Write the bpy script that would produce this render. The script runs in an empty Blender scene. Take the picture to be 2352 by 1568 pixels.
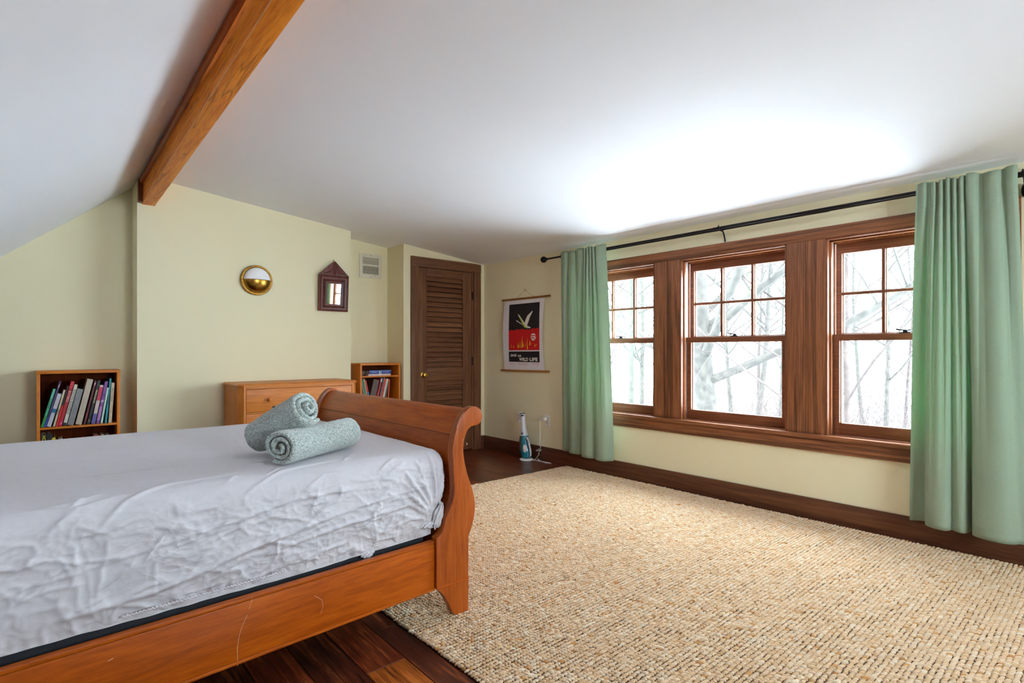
import bpy, bmesh, math, random
import numpy as np
from mathutils import Vector, Matrix, Euler
random.seed(7)
rng = np.random.default_rng(11)
PI = math.pi
SC = bpy.context.scene
COL = SC.collection
D2R = math.radians

# ------------------------------------------------------------------ camera
YAW = math.atan(1083 / 1245.0)
CAMH = 1.12
cam = bpy.data.cameras.new('camera')
cam.sensor_width = 36.0
cam.lens = 1245.0 / 2352 * 36.0
cam.shift_y = 20.0 / 2352
cam.clip_start = 0.02
cam_o = bpy.data.objects.new('camera', cam)
cam_o.location = (0, 0, CAMH)
cam_o.rotation_euler = (PI / 2, 0, -YAW)
COL.objects.link(cam_o)
SC.camera = cam_o

# ------------------------------------------------------------------ world, sun, exposure
SKY = 19.0
SUN = 10.0
world = bpy.data.worlds.new('world')
SC.world = world
world.use_nodes = True
bg = world.node_tree.nodes['Background']
bg.inputs[0].default_value = (0.78, 0.90, 1.0, 1)
bg.inputs[1].default_value = SKY
sl = bpy.data.lights.new('sun', 'SUN')
sl.energy = SUN
sl.angle = D2R(3)
sl.color = (0.96, 0.98, 1.0)
so = bpy.data.objects.new('sun', sl)
so.rotation_euler = Vector((-0.03, -0.60, 0.80)).to_track_quat('Z', 'Y').to_euler()   # high, from behind the house onto the snow
so.location = (0, 0, 30)
COL.objects.link(so)
SC.view_settings.view_transform = 'Standard'
SC.view_settings.look = 'None'
SC.view_settings.gamma = 1.0
SC.view_settings.use_curve_mapping = False
SC.view_settings.exposure = 0.98
SC.cycles.max_bounces = 10
SC.cycles.diffuse_bounces = 7
SC.cycles.transparent_max_bounces = 24
SC.cycles.sample_clamp_indirect = 20.0
SC.cycles.use_denoising = True
SC.cycles.caustics_reflective = False
SC.cycles.caustics_refractive = False


def portal(name, loc, rot, sx, sy):
    l = bpy.data.lights.new(name, 'AREA')
    l.shape = 'RECTANGLE'
    l.size = sx
    l.size_y = sy
    l.cycles.is_portal = True
    o = bpy.data.objects.new(name, l)
    o.location = loc
    o.rotation_euler = rot
    COL.objects.link(o)


WIN_Y = (3.0135, 1.9625, 0.9045)
for wy in WIN_Y:
    portal('window_portal', (4.03, wy, 1.2), (0, D2R(90), 0), 1.3, 0.82)
portal('window_portal', (1.875, -2.42, 1.5), (D2R(90), 0, 0), 1.25, 1.1)  # portal of the fill window added behind the camera

# ------------------------------------------------------------------ materials


def srgb(*c):
    return tuple(((x / 255.0) / 12.92 if x / 255.0 <= 0.04045 else ((x / 255.0 + 0.055) / 1.055) ** 2.4) for x in c)


class NT:
    def __init__(s, name):
        s.m = bpy.data.materials.new(name)
        s.m.use_nodes = True
        s.t = s.m.node_tree
        s.b = s.t.nodes['Principled BSDF']
        s.out = s.t.nodes['Material Output']

    def n(s, typ, **kw):
        nd = s.t.nodes.new(typ)
        for k, v in kw.items():
            if k in nd.inputs:
                nd.inputs[k].default_value = v
            else:
                setattr(nd, k, v)
        return nd

    def l(s, a, b):
        s.t.links.new(a, b)

    def ramp(s, fac, stops, interp='LINEAR'):
        r = s.t.nodes.new('ShaderNodeValToRGB')
        r.color_ramp.interpolation = interp
        e = r.color_ramp.elements
        while len(e) < len(stops):
            e.new(0.5)
        for i, (p, c) in enumerate(stops):
            e[i].position = p
            e[i].color = (*c[:3], 1) if len(c) >= 3 else (c[0],) * 3 + (1,)
        s.l(fac, r.inputs[0])
        return r.outputs[0]

    def bump(s, h, strength=0.3, dist=0.01):
        b = s.n('ShaderNodeBump', Strength=strength, Distance=dist)
        s.l(h, b.inputs['Height'])
        s.l(b.outputs[0], s.b.inputs['Normal'])
        return b

    def coord(s, scale=(1, 1, 1), kind='Object', rot=(0, 0, 0)):
        tc = s.n('ShaderNodeTexCoord')
        mp = s.n('ShaderNodeMapping')
        mp.inputs['Scale'].default_value = scale
        mp.inputs['Rotation'].default_value = rot
        s.l(tc.outputs[kind], mp.inputs[0])
        return mp.outputs[0]


def plain(name, col, rough=0.6, metal=0.0, spec=0.5, noise=0.0, nscale=30, bump=0.0, coat=0.0):
    t = NT(name)
    t.b.inputs['Roughness'].default_value = rough
    t.b.inputs['Metallic'].default_value = metal
    t.b.inputs['Specular IOR Level'].default_value = spec
    t.b.inputs['Coat Weight'].default_value = coat
    c = t.coord()
    nz = t.n('ShaderNodeTexNoise', Scale=nscale, Detail=4.0)
    t.l(c, nz.inputs[0])
    lo = tuple(x * (1 - noise) for x in col)
    hi = tuple(min(1, x * (1 + noise)) for x in col)
    t.l(t.ramp(nz.outputs[0], [(0.3, lo), (0.7, hi)]), t.b.inputs['Base Color'])
    if bump:
        t.bump(nz.outputs[0], bump, 0.002)
    return t.m


_wood = {}


def wood(name, dark, mid, light, axis='X', rough=0.35, grain=1.0, coat=0.0, fig=1.0, bump=0.12, scale=1.0, lines=0.0, spec=0.3, along=1.1):
    key = (name, axis)
    if key in _wood:
        return _wood[key]
    t = NT(name + '_' + axis.lower())
    s = [14.0 * scale] * 3
    s['XYZ'.index(axis)] = along * scale
    c = t.coord(tuple(s))
    info = t.n('ShaderNodeObjectInfo')
    addv = t.n('ShaderNodeVectorMath', operation='MULTIPLY_ADD')
    comb = t.n('ShaderNodeCombineXYZ')
    for i in range(3):
        t.l(info.outputs['Random'], comb.inputs[i])
    t.l(comb.outputs[0], addv.inputs[0])
    addv.inputs[1].default_value = (37, 51, 23)
    t.l(c, addv.inputs[2])
    v = addv.outputs[0]
    big = t.n('ShaderNodeTexNoise', Scale=0.55, Detail=3.0, Distortion=0.8)
    t.l(v, big.inputs[0])
    mul = t.n('ShaderNodeMath', operation='MULTIPLY')
    t.l(big.outputs[0], mul.inputs[0])
    mul.inputs[1].default_value = 16.0 * fig
    fr = t.n('ShaderNodeMath', operation='SINE')
    t.l(mul.outputs[0], fr.inputs[0])
    fine = t.n('ShaderNodeTexNoise', Scale=5.0, Detail=6.0, Roughness=0.7)
    t.l(v, fine.inputs[0])
    a = t.n('ShaderNodeMath', operation='MULTIPLY_ADD')
    t.l(fr.outputs[0], a.inputs[0])
    a.inputs[1].default_value = 0.13 * grain
    t.l(fine.outputs[0], a.inputs[2])
    blotch = t.n('ShaderNodeTexNoise', Scale=0.25, Detail=2.0)
    t.l(v, blotch.inputs[0])
    a2 = t.n('ShaderNodeMath', operation='MULTIPLY_ADD')
    t.l(blotch.outputs[0], a2.inputs[0])
    a2.inputs[1].default_value = 0.35
    t.l(a.outputs[0], a2.inputs[2])
    t.l(t.ramp(a2.outputs[0], [(0.42, dark), (0.66, mid), (0.95, light)]), t.b.inputs['Base Color'])
    if lines:
        base_in = t.b.inputs['Base Color'].links[0].from_socket
        ab = t.n('ShaderNodeMath', operation='ABSOLUTE')
        t.l(fr.outputs[0], ab.inputs[0])
        mx = t.n('ShaderNodeMixRGB', blend_type='MULTIPLY')
        mx.inputs[0].default_value = lines
        t.l(base_in, mx.inputs[1])
        t.l(t.ramp(ab.outputs[0], [(0.0, (0.42, 0.28, 0.2)), (0.22, (0.85, 0.8, 0.75)), (0.4, (1, 1, 1))]), mx.inputs[2])
        t.l(mx.outputs[0], t.b.inputs['Base Color'])
    t.b.inputs['Roughness'].default_value = rough
    t.b.inputs['Specular IOR Level'].default_value = spec
    t.b.inputs['Coat Weight'].default_value = coat
    t.b.inputs['Coat Roughness'].default_value = 0.15
    t.bump(a.outputs[0], bump, 0.003)
    _wood[key] = t.m
    return t.m


def W_bed(ax): return wood('cherry_wood', srgb(118, 48, 8), srgb(158, 74, 18), srgb(176, 92, 28), ax, 0.36, 0.4, 0.08, 0.5, 0.04)
def W_rail(ax): return wood('rail_wood', srgb(140, 58, 0), srgb(172, 80, 4), srgb(190, 98, 12), ax, 0.38, 0.5, 0.06, 0.5, 0.04)
def W_trim(ax): return wood('dark_trim_wood', srgb(70, 38, 22), srgb(110, 66, 43), srgb(158, 100, 62), ax, 0.45, 0.9, 0.0, 0.9, 0.15, 2.0, 0.45, 0.3, 0.35)
def W_base(ax): return wood('baseboard_wood', srgb(58, 32, 20), srgb(92, 55, 36), srgb(124, 78, 50), ax, 0.45, 0.7, 0.0, 0.7, 0.12, 2.0, 0.2, 0.3, 0.35)
def W_stop(ax): return wood('stop_wood', srgb(112, 64, 34), srgb(152, 94, 56), srgb(182, 122, 80), ax, 0.4, 0.5, 0.0, 0.5, 0.05, 2.0)
def W_sash(ax): return wood('sash_wood', srgb(90, 50, 30), srgb(124, 74, 48), srgb(156, 98, 66), ax, 0.4, 0.6, 0.0, 0.6, 0.08, 2.0, 0.0, 0.3, 0.4)
def W_door(ax): return wood('door_wood', srgb(72, 46, 30), srgb(118, 78, 53), srgb(150, 102, 70), ax, 0.45, 0.6, 0.0, 0.7, 0.1, 2.0, 0.0, 0.3, 0.4)
def W_beam(ax): return wood('beam_wood', srgb(208, 104, 12), srgb(240, 144, 34), srgb(248, 164, 58), ax, 0.5, 0.4, 0.0, 1.3, 0.06, 0.8, 0.75)
def W_pine(ax): return wood('bookcase_wood', srgb(176, 94, 20), srgb(208, 122, 36), srgb(224, 142, 54), ax, 0.45, 0.5, 0.0, 0.6, 0.05, 1.5)
def W_dres(ax): return wood('dresser_wood', srgb(170, 92, 28), srgb(204, 122, 48), srgb(220, 142, 66), ax, 0.42, 0.5, 0.03, 0.5, 0.05, 1.3, 0.15)


def floor_mat(name, d, m, l):
    t = NT(name)
    c = t.coord((26, 1.6, 26))
    info = t.n('ShaderNodeObjectInfo')
    comb = t.n('ShaderNodeCombineXYZ')
    for i in range(3):
        t.l(info.outputs['Random'], comb.inputs[i])
    addv = t.n('ShaderNodeVectorMath', operation='MULTIPLY_ADD')
    t.l(comb.outputs[0], addv.inputs[0])
    addv.inputs[1].default_value = (57, 31, 43)
    t.l(c, addv.inputs[2])
    v = addv.outputs[0]
    big = t.n('ShaderNodeTexNoise', Scale=0.6, Detail=2.0, Distortion=1.4)
    t.l(v, big.inputs[0])
    mul = t.n('ShaderNodeMath', operation='MULTIPLY')
    t.l(big.outputs[0], mul.inputs[0])
    mul.inputs[1].default_value = 22.0
    fr = t.n('ShaderNodeMath', operation='SINE')
    t.l(mul.outputs[0], fr.inputs[0])
    fine = t.n('ShaderNodeTexNoise', Scale=3.0, Detail=6.0, Roughness=0.7)
    t.l(v, fine.inputs[0])
    a = t.n('ShaderNodeMath', operation='MULTIPLY_ADD')
    t.l(fr.outputs[0], a.inputs[0])
    a.inputs[1].default_value = 0.09
    t.l(fine.outputs[0], a.inputs[2])
    c2 = t.coord((3, 3, 3))
    wear = t.n('ShaderNodeTexNoise', Scale=2.0, Detail=5.0, Roughness=0.65)
    t.l(c2, wear.inputs[0])
    a2 = t.n('ShaderNodeMath', operation='MULTIPLY_ADD')
    t.l(wear.outputs[0], a2.inputs[0])
    a2.inputs[1].default_value = 0.5
    t.l(a.outputs[0], a2.inputs[2])
    t.l(t.ramp(a2.outputs[0], [(0.5, d), (0.78, m), (1.0, l)]), t.b.inputs['Base Color'])
    t.b.inputs['Roughness'].default_value = 0.3
    t.b.inputs['Coat Weight'].default_value = 0.15
    t.b.inputs['Coat Roughness'].default_value = 0.2
    t.bump(a.outputs[0], 0.35, 0.004)
    return t.m


M_floor_dark = floor_mat('floor_plank_dark', srgb(30, 14, 10), srgb(72, 32, 18), srgb(130, 66, 34))
M_floor_red = floor_mat('floor_plank_red', srgb(44, 16, 8), srgb(100, 42, 20), srgb(150, 78, 38))
M_floor_orange = floor_mat('floor_plank_orange', srgb(70, 28, 8), srgb(150, 78, 26), srgb(190, 112, 46))


def wall_mat(name, col, bump=0.05):
    t = NT(name)
    c = t.coord()
    nz = t.n('ShaderNodeTexNoise', Scale=120.0, Detail=3.0)
    t.l(c, nz.inputs[0])
    n2 = t.n('ShaderNodeTexNoise', Scale=1.3, Detail=2.0)
    t.l(c, n2.inputs[0])
    t.l(t.ramp(n2.outputs[0], [(0.3, tuple(x * 0.98 for x in col)), (0.7, col)]), t.b.inputs['Base Color'])
    t.b.inputs['Roughness'].default_value = 0.65
    t.b.inputs['Specular IOR Level'].default_value = 0.3
    t.bump(nz.outputs[0], bump, 0.001)
    return t.m


M_wall = wall_mat('pale_yellow_paint', srgb(230, 222, 188))
M_ceil = wall_mat('white_ceiling_paint', srgb(240, 242, 247))
M_black = plain('black_metal', srgb(24, 23, 26), 0.35, 0.6, noise=0.1)
M_white = plain('white_plastic', srgb(232, 230, 226), 0.4)
M_vent = plain('vent_enamel', srgb(214, 208, 190), 0.5)
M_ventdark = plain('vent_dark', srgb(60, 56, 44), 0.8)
M_slatgrey = plain('jamb_vinyl', srgb(214, 206, 204), 0.45)
M_mattblack = plain('foundation_cloth', srgb(38, 40, 46), 0.9, noise=0.2, nscale=300, bump=0.3)


def brass_mat():
    t = NT('antique_brass')
    c = t.coord((1, 1, 1))
    nz = t.n('ShaderNodeTexNoise', Scale=40.0, Detail=4.0)
    t.l(c, nz.inputs[0])
    t.l(t.ramp(nz.outputs[0], [(0.3, srgb(128, 92, 34)), (0.7, srgb(178, 132, 58))]), t.b.inputs['Base Color'])
    t.b.inputs['Metallic'].default_value = 1.0
    t.b.inputs['Roughness'].default_value = 0.28
    return t.m


M_brass = brass_mat()
M_brassknob = plain('polished_brass', srgb(230, 184, 92), 0.18, 1.0, noise=0.05)
M_opal = plain('opal_glass', srgb(238, 238, 240), 0.25, 0.0, noise=0.01)
M_mirror = plain('mirror_silver', (0.92, 0.93, 0.94), 0.01, 1.0, noise=0.0)
M_mirrorframe = wood('mahogany_frame', srgb(48, 16, 12), srgb(84, 34, 26), srgb(120, 58, 46), 'Z', 0.4, 0.9, 0.1, 1.0, 0.3, 2.0)
M_stick = wood('poster_stick', srgb(110, 64, 22), srgb(152, 96, 40), srgb(180, 120, 60), 'Y', 0.5)
M_paper = plain('poster_paper', srgb(226, 222, 226), 0.7, noise=0.02)
M_inkblack = plain('ink_black', srgb(26, 20, 26), 0.6, noise=0.1)
M_inkred = plain('ink_red', srgb(206, 18, 22), 0.6, noise=0.06)
M_inkwhite = plain('ink_white', srgb(232, 226, 220), 0.6)
M_inkyellow = plain('ink_yellow', srgb(232, 190, 30), 0.6, noise=0.2)
M_inkgreen = plain('ink_green', srgb(178, 190, 40), 0.6, noise=0.2)
M_string = plain('brown_string', srgb(90, 74, 50), 0.9)
M_knot = plain('dark_knot', srgb(52, 20, 8), 0.5)
M_chip_and_highlight = plain('chipped_wood', srgb(222, 182, 150), 0.8)


def glass_mat():
    t = NT('window_glass')
    t.t.nodes.remove(t.b)
    tr = t.n('ShaderNodeBsdfTransparent')
    tr.inputs[0].default_value = (0.97, 0.985, 0.98, 1)
    gl = t.n('ShaderNodeBsdfGlossy', Roughness=0.02)
    lw = t.n('ShaderNodeLayerWeight')
    lw.inputs[0].default_value = 0.5
    p5 = t.n('ShaderNodeMath', operation='POWER')
    t.l(lw.outputs['Facing'], p5.inputs[0])
    p5.inputs[1].default_value = 5.0
    fr = t.n('ShaderNodeMath', operation='MULTIPLY_ADD')
    t.l(p5.outputs[0], fr.inputs[0])
    fr.inputs[1].default_value = 0.7
    fr.inputs[2].default_value = 0.03
    mx = t.n('ShaderNodeMixShader')
    t.l(fr.outputs[0], mx.inputs[0])
    t.l(tr.outputs[0], mx.inputs[1])
    t.l(gl.outputs[0], mx.inputs[2])
    t.l(mx.outputs[0], t.out.inputs[0])
    return t.m


M_glass = glass_mat()


def cloth_mat(name, col, transl=0.0, tcol=None, weave=900.0, bump=0.15, noise=0.05, rough=0.9, crinkle=0.0):
    t = NT(name)
    c = t.coord()
    nz = t.n('ShaderNodeTexNoise', Scale=weave, Detail=2.0)
    t.l(c, nz.inputs[0])
    n2 = t.n('ShaderNodeTexNoise', Scale=60.0, Detail=5.0)
    mp = t.coord((1, 1, 6))
    t.l(mp, n2.inputs[0])
    t.l(t.ramp(n2.outputs[0], [(0.3, tuple(x * (1 - noise) for x in col)), (0.7, tuple(x * (1 + noise) for x in col))]), t.b.inputs['Base Color'])
    t.b.inputs['Roughness'].default_value = rough
    t.b.inputs['Specular IOR Level'].default_value = 0.15
    t.b.inputs['Sheen Weight'].default_value = 0.15
    bp = t.n('ShaderNodeBump', Strength=bump, Distance=0.001)
    t.l(nz.outputs[0], bp.inputs['Height'])
    last = bp
    if crinkle:
        wn = t.n('ShaderNodeTexNoise', Scale=6.0, Detail=3.0)
        t.l(c, wn.inputs[0])
        wadd = t.n('ShaderNodeVectorMath', operation='MULTIPLY_ADD')
        t.l(wn.outputs['Color'], wadd.inputs[0])
        wadd.inputs[1].default_value = (0.12, 0.12, 0.12)
        mp3 = t.coord((0.8, 1.3, 1.5))
        t.l(mp3, wadd.inputs[2])
        hs = []
        for sc_, k_ in ((13.0, 1.0), (29.0, 0.5)):
            vo = t.n('ShaderNodeTexVoronoi', Scale=sc_, feature='F1')
            t.l(wadd.outputs[0], vo.inputs['Vector'])
            mk = t.n('ShaderNodeMath', operation='MULTIPLY')
            t.l(vo.outputs['Distance'], mk.inputs[0])
            mk.inputs[1].default_value = k_
            hs.append(mk.outputs[0])
        sm = t.n('ShaderNodeMath', operation='ADD')
        t.l(hs[0], sm.inputs[0]); t.l(hs[1], sm.inputs[1])
        # calmer on the stretched top, crumpled down the sides
        sep = t.n('ShaderNodeSeparateXYZ')
        t.l(c, sep.inputs[0])
        mr_ = t.n('ShaderNodeMapRange')
        mr_.inputs['From Min'].default_value = 0.34
        mr_.inputs['From Max'].default_value = 0.24
        mr_.inputs['To Min'].default_value = 0.06
        mr_.inputs['To Max'].default_value = 1.0
        t.l(sep.outputs['Z'], mr_.inputs['Value'])
        pn = t.n('ShaderNodeTexNoise', Scale=3.0, Detail=2.0)
        t.l(c, pn.inputs[0])
        pr = t.n('ShaderNodeMapRange')
        pr.inputs['From Min'].default_value = 0.40
        pr.inputs['From Max'].default_value = 0.62
        pr.inputs['To Min'].default_value = 0.15
        t.l(pn.outputs[0], pr.inputs['Value'])
        mm = t.n('ShaderNodeMath', operation='MULTIPLY')
        t.l(mr_.outputs[0], mm.inputs[0]); t.l(pr.outputs[0], mm.inputs[1])
        m2 = t.n('ShaderNodeMath', operation='MULTIPLY')
        t.l(sm.outputs[0], m2.inputs[0]); t.l(mm.outputs[0], m2.inputs[1])
        b2 = t.n('ShaderNodeBump', Strength=crinkle, Distance=0.014)
        t.l(m2.outputs[0], b2.inputs['Height'])
        t.l(bp.outputs[0], b2.inputs['Normal'])
        last = b2
    t.l(last.outputs[0], t.b.inputs['Normal'])
    if transl:
        tl = t.n('ShaderNodeBsdfTranslucent')
        tl.inputs[0].default_value = (*(tcol or col), 1)
        mx = t.n('ShaderNodeMixShader')
        mx.inputs[0].default_value = transl
        t.l(t.b.outputs[0], mx.inputs[1])
        t.l(tl.outputs[0], mx.inputs[2])
        t.l(mx.outputs[0], t.out.inputs[0])
    return t.m


M_curtain = cloth_mat('sage_curtain_cloth', srgb(162, 180, 158), 0.20, srgb(104, 174, 126), 700, 0.25)
M_sheet = cloth_mat('grey_sheet_cloth', srgb(202, 201, 208), 0.0, None, 1200, 0.1, 0.03, 0.85, 0.8)


def towel_mat():
    t = NT('sage_terry_cloth')
    c = t.coord()
    vo = t.n('ShaderNodeTexNoise', Scale=210.0, Detail=2.0, Roughness=0.5)
    t.l(c, vo.inputs[0])
    t.l(t.ramp(vo.outputs[0], [(0.34, srgb(128, 138, 136)), (0.50, srgb(172, 186, 182)), (0.66, srgb(200, 211, 208))]), t.b.inputs['Base Color'])
    t.b.inputs['Roughness'].default_value = 1.0
    t.b.inputs['Sheen Weight'].default_value = 0.5
    t.b.inputs['Specular IOR Level'].default_value = 0.05
    t.bump(vo.outputs[0], 1.0, 0.006)
    return t.m


M_towel = towel_mat()


def jute_mat():
    t = NT('jute_yarn')
    info = t.n('ShaderNodeObjectInfo')
    c = t.coord((1, 1, 1), 'Object')
    wv = t.n('ShaderNodeTexNoise', Scale=1.1, Detail=3.0, Roughness=0.6)
    mp = t.coord((5.0, 0.45, 5.0), 'Object')
    comb = t.n('ShaderNodeCombineXYZ')
    for i in range(3):
        t.l(info.outputs['Random'], comb.inputs[i])
    mad = t.n('ShaderNodeVectorMath', operation='MULTIPLY_ADD')
    t.l(comb.outputs[0], mad.inputs[0])
    mad.inputs[1].default_value = (91, 57, 33)
    t.l(mp, mad.inputs[2])
    t.l(mad.outputs[0], wv.inputs[0])
    r = t.ramp(info.outputs['Random'], [(0.0, srgb(238, 202, 158)), (0.4, srgb(246, 214, 176)), (0.8, srgb(250, 225, 194)), (0.95, srgb(252, 236, 212)), (0.975, srgb(232, 178, 120)), (1.0, srgb(218, 160, 100))])
    mx = t.n('ShaderNodeMixRGB', blend_type='MULTIPLY')
    mx.inputs[0].default_value = 0.5
    t.l(r, mx.inputs[1])
    t.l(t.ramp(wv.outputs[0], [(0.32, (0.5, 0.42, 0.32)), (0.55, (1, 1, 1))]), mx.inputs[2])
    t.l(mx.outputs[0], t.b.inputs['Base Color'])
    t.b.inputs['Roughness'].default_value = 0.85
    t.b.inputs['Specular IOR Level'].default_value = 0.2
    t.bump(wv.outputs[0], 0.5, 0.05)
    return t.m


M_jute = jute_mat()
M_jutebase = plain('jute_backing', srgb(92, 68, 42), 0.95, noise=0.3, nscale=200)

# ------------------------------------------------------------------ geometry helpers


class MB:
    """collects shapes in world coordinates (or local ones when o is the zero vector)"""

    def __init__(s, o=(0, 0, 0)):
        s.v = []
        s.f = []
        s.o = Vector(o)

    def add(s, vs, fs):
        k = len(s.v)
        s.v += [tuple(Vector(p) - s.o) for p in vs]
        s.f += [tuple(i + k for i in f) for f in fs]
        return s

    def box(s, x0, x1, y0, y1, z0, z1):
        x0, x1 = sorted((x0, x1)); y0, y1 = sorted((y0, y1)); z0, z1 = sorted((z0, z1))
        return s.add([(x0, y0, z0), (x1, y0, z0), (x1, y1, z0), (x0, y1, z0), (x0, y0, z1), (x1, y0, z1), (x1, y1, z1), (x0, y1, z1)],
                     [(0, 3, 2, 1), (4, 5, 6, 7), (0, 1, 5, 4), (1, 2, 6, 5), (2, 3, 7, 6), (3, 0, 4, 7)])

    def prism(s, poly, axis, a, b):
        """poly: 2D points in the two other axes (cyclic order XYZ without axis); extruded a..b along axis"""
        n = len(poly)
        def P(p, t):
            if axis == 'X': return (t, p[0], p[1])
            if axis == 'Y': return (p[0], t, p[1])
            return (p[0], p[1], t)
        vs = [P(p, a) for p in poly] + [P(p, b) for p in poly]
        fs = [tuple(range(n))[::-1], tuple(range(n, 2 * n))] + [(i, (i + 1) % n, n + (i + 1) % n, n + i) for i in range(n)]
        return s.add(vs, fs)

    def lathe(s, prof, c=(0, 0, 0), axis='Z', seg=32, cap=True):
        """prof: (radius, height) list along the axis"""
        vs, fs = [], []
        for r, h in prof:
            for k in range(seg):
                a = 2 * PI * k / seg
                p = (r * math.cos(a), r * math.sin(a), h)
                if axis == 'X': p = (p[2], p[0], p[1])
                elif axis == 'Y': p = (p[0], p[2], p[1])
                elif axis == '-Y': p = (p[0], -p[2], p[1])
                elif axis == '-X': p = (-p[2], p[0], p[1])
                vs.append((p[0] + c[0], p[1] + c[1], p[2] + c[2]))
        m = len(prof)
        for i in range(m - 1):
            for k in range(seg):
                k2 = (k + 1) % seg
                fs.append((i * seg + k, i * seg + k2, (i + 1) * seg + k2, (i + 1) * seg + k))
        if cap:
            fs.append(tuple(range(seg))[::-1])
            fs.append(tuple((m - 1) * seg + k for k in range(seg)))
        return s.add(vs, fs)

    def tube(s, pts, r, seg=8, closed=False, cap=True):
        pts = [Vector(p) for p in pts]
        n = len(pts)
        rs = r if isinstance(r, (list, tuple)) else [r] * n
        vs, fs = [], []
        up = None
        for i, p in enumerate(pts):
            a = pts[max(i - 1, 0)] if not closed else pts[(i - 1) % n]
            b = pts[min(i + 1, n - 1)] if not closed else pts[(i + 1) % n]
            d = (b - a)
            d = d.normalized() if d.length > 1e-9 else Vector((0, 0, 1))
            if up is None:
                up = Vector((0, 0, 1)) if abs(d.z) < 0.9 else Vector((1, 0, 0))
            x = d.cross(up)
            if x.length < 1e-6:
                x = d.orthogonal()
            x.normalize()
            y = x.cross(d).normalized()
            up = y
            for k in range(seg):
                t = 2 * PI * k / seg
                vs.append(p + x * (rs[i] * math.cos(t)) + y * (rs[i] * math.sin(t)))
        m = n if closed else n - 1
        for i in range(m):
            j = (i + 1) % n
            for k in range(seg):
                k2 = (k + 1) % seg
                fs.append((i * seg + k, j * seg + k, j * seg + k2, i * seg + k2))
        if cap and not closed:
            fs.append(tuple(range(seg)))
            fs.append(tuple((n - 1) * seg + k for k in range(seg))[::-1])
        return s.add(vs, fs)

    def grid(s, P, closed_u=False):
        """P: array nu x nv x 3"""
        nu, nv = P.shape[:2]
        k = len(s.v)
        s.v += [tuple(p) for p in (P.reshape(-1, 3) - np.array(s.o))]
        for i in range(nu if closed_u else nu - 1):
            i2 = (i + 1) % nu
            for j in range(nv - 1):
                s.f.append((k + i * nv + j, k + i2 * nv + j, k + i2 * nv + j + 1, k + i * nv + j + 1))
        return s

    def sphere(s, c, r, seg=16, rings=10, sc=(1, 1, 1)):
        vs, fs = [], []
        for i in range(rings + 1):
            t = PI * i / rings
            for k in range(seg):
                a = 2 * PI * k / seg
                vs.append((c[0] + r * sc[0] * math.sin(t) * math.cos(a), c[1] + r * sc[1] * math.sin(t) * math.sin(a), c[2] + r * sc[2] * math.cos(t)))
        for i in range(rings):
            for k in range(seg):
                k2 = (k + 1) % seg
                fs.append((i * seg + k, (i + 1) * seg + k, (i + 1) * seg + k2, i * seg + k2))
        return s.add(vs, fs)

    def mesh(s, name, mat, bevel=0.0, smooth=True, angle=35, fix=True, bseg=2):
        me = bpy.data.meshes.new(name)
        me.from_pydata(s.v, [], s.f)
        if fix or bevel:
            bm = bmesh.new()
            bm.from_mesh(me)
            if fix:
                bmesh.ops.remove_doubles(bm, verts=bm.verts, dist=1e-6)
                bmesh.ops.recalc_face_normals(bm, faces=bm.faces)
            if bevel:
                es = [e for e in bm.edges if len(e.link_faces) == 2 and e.calc_face_angle(0) > D2R(30)]
                bmesh.ops.bevel(bm, geom=es, offset=bevel, segments=bseg, profile=0.6, affect='EDGES', clamp_overlap=True)
            bm.to_mesh(me)
            bm.free()
        if smooth:
            me.polygons.foreach_set('use_smooth', [True] * len(me.polygons))
            me.set_sharp_from_angle(angle=D2R(angle))
        if mat:
            me.materials.append(mat)
        return me

    def build(s, name, mat, parent=None, **kw):
        o = bpy.data.objects.new(name, s.mesh(name, mat, **kw))
        COL.objects.link(o)
        if parent:
            o.parent = parent
        return o


def tag(o, label=None, cat=None, group=None, kind=None):
    if label: o['label'] = label
    if cat: o['category'] = cat
    if group: o['group'] = group
    if kind: o['kind'] = kind
    return o


def thing(name, label, cat, loc=(0, 0, 0), rot=(0, 0, 0), group=None, kind=None):
    o = bpy.data.objects.new(name, None)
    o.empty_display_size = 0.05
    o.location = loc
    o.rotation_euler = rot
    COL.objects.link(o)
    return tag(o, label, cat, group, kind)


def bx(o, *b):
    return MB(o).box(*b)


F, CX, HY = 1245.0, 1176.0, 804.0
_s, _c = math.sin(YAW), math.cos(YAW)


def onX(px, py, X):
    """the point of the plane x = X that the photograph shows at this pixel"""
    u = (px - CX) / F; v = (HY - py) / F
    d = X / (_s + u * _c)
    return Vector((X, (_c - u * _s) * d, CAMH + v * d))


def onY(px, py, Y):
    u = (px - CX) / F; v = (HY - py) / F
    d = Y / (_c - u * _s)
    return Vector(((_s + u * _c) * d, Y, CAMH + v * d))


def vnoise(x, y, seed=0):
    """smooth lattice noise in [-1, 1], numpy arrays in"""
    r = np.random.default_rng(seed).random((256, 256)) * 2 - 1
    xi = np.floor(x).astype(int); yi = np.floor(y).astype(int)
    fx = x - xi; fy = y - yi
    fx = fx * fx * fx * (fx * (fx * 6 - 15) + 10); fy = fy * fy * fy * (fy * (fy * 6 - 15) + 10)
    a = r[xi % 256, yi % 256]; b = r[(xi + 1) % 256, yi % 256]
    c = r[xi % 256, (yi + 1) % 256]; d = r[(xi + 1) % 256, (yi + 1) % 256]
    return (a * (1 - fx) + b * fx) * (1 - fy) + (c * (1 - fx) + d * fx) * fy


def fbm(x, y, oct=4, seed=0):
    t = 0; a = 1; n = 0
    for i in range(oct):
        t = t + a * vnoise(x * 2 ** i, y * 2 ** i, seed + i); n += a; a *= 0.5
    return t / n


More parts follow.
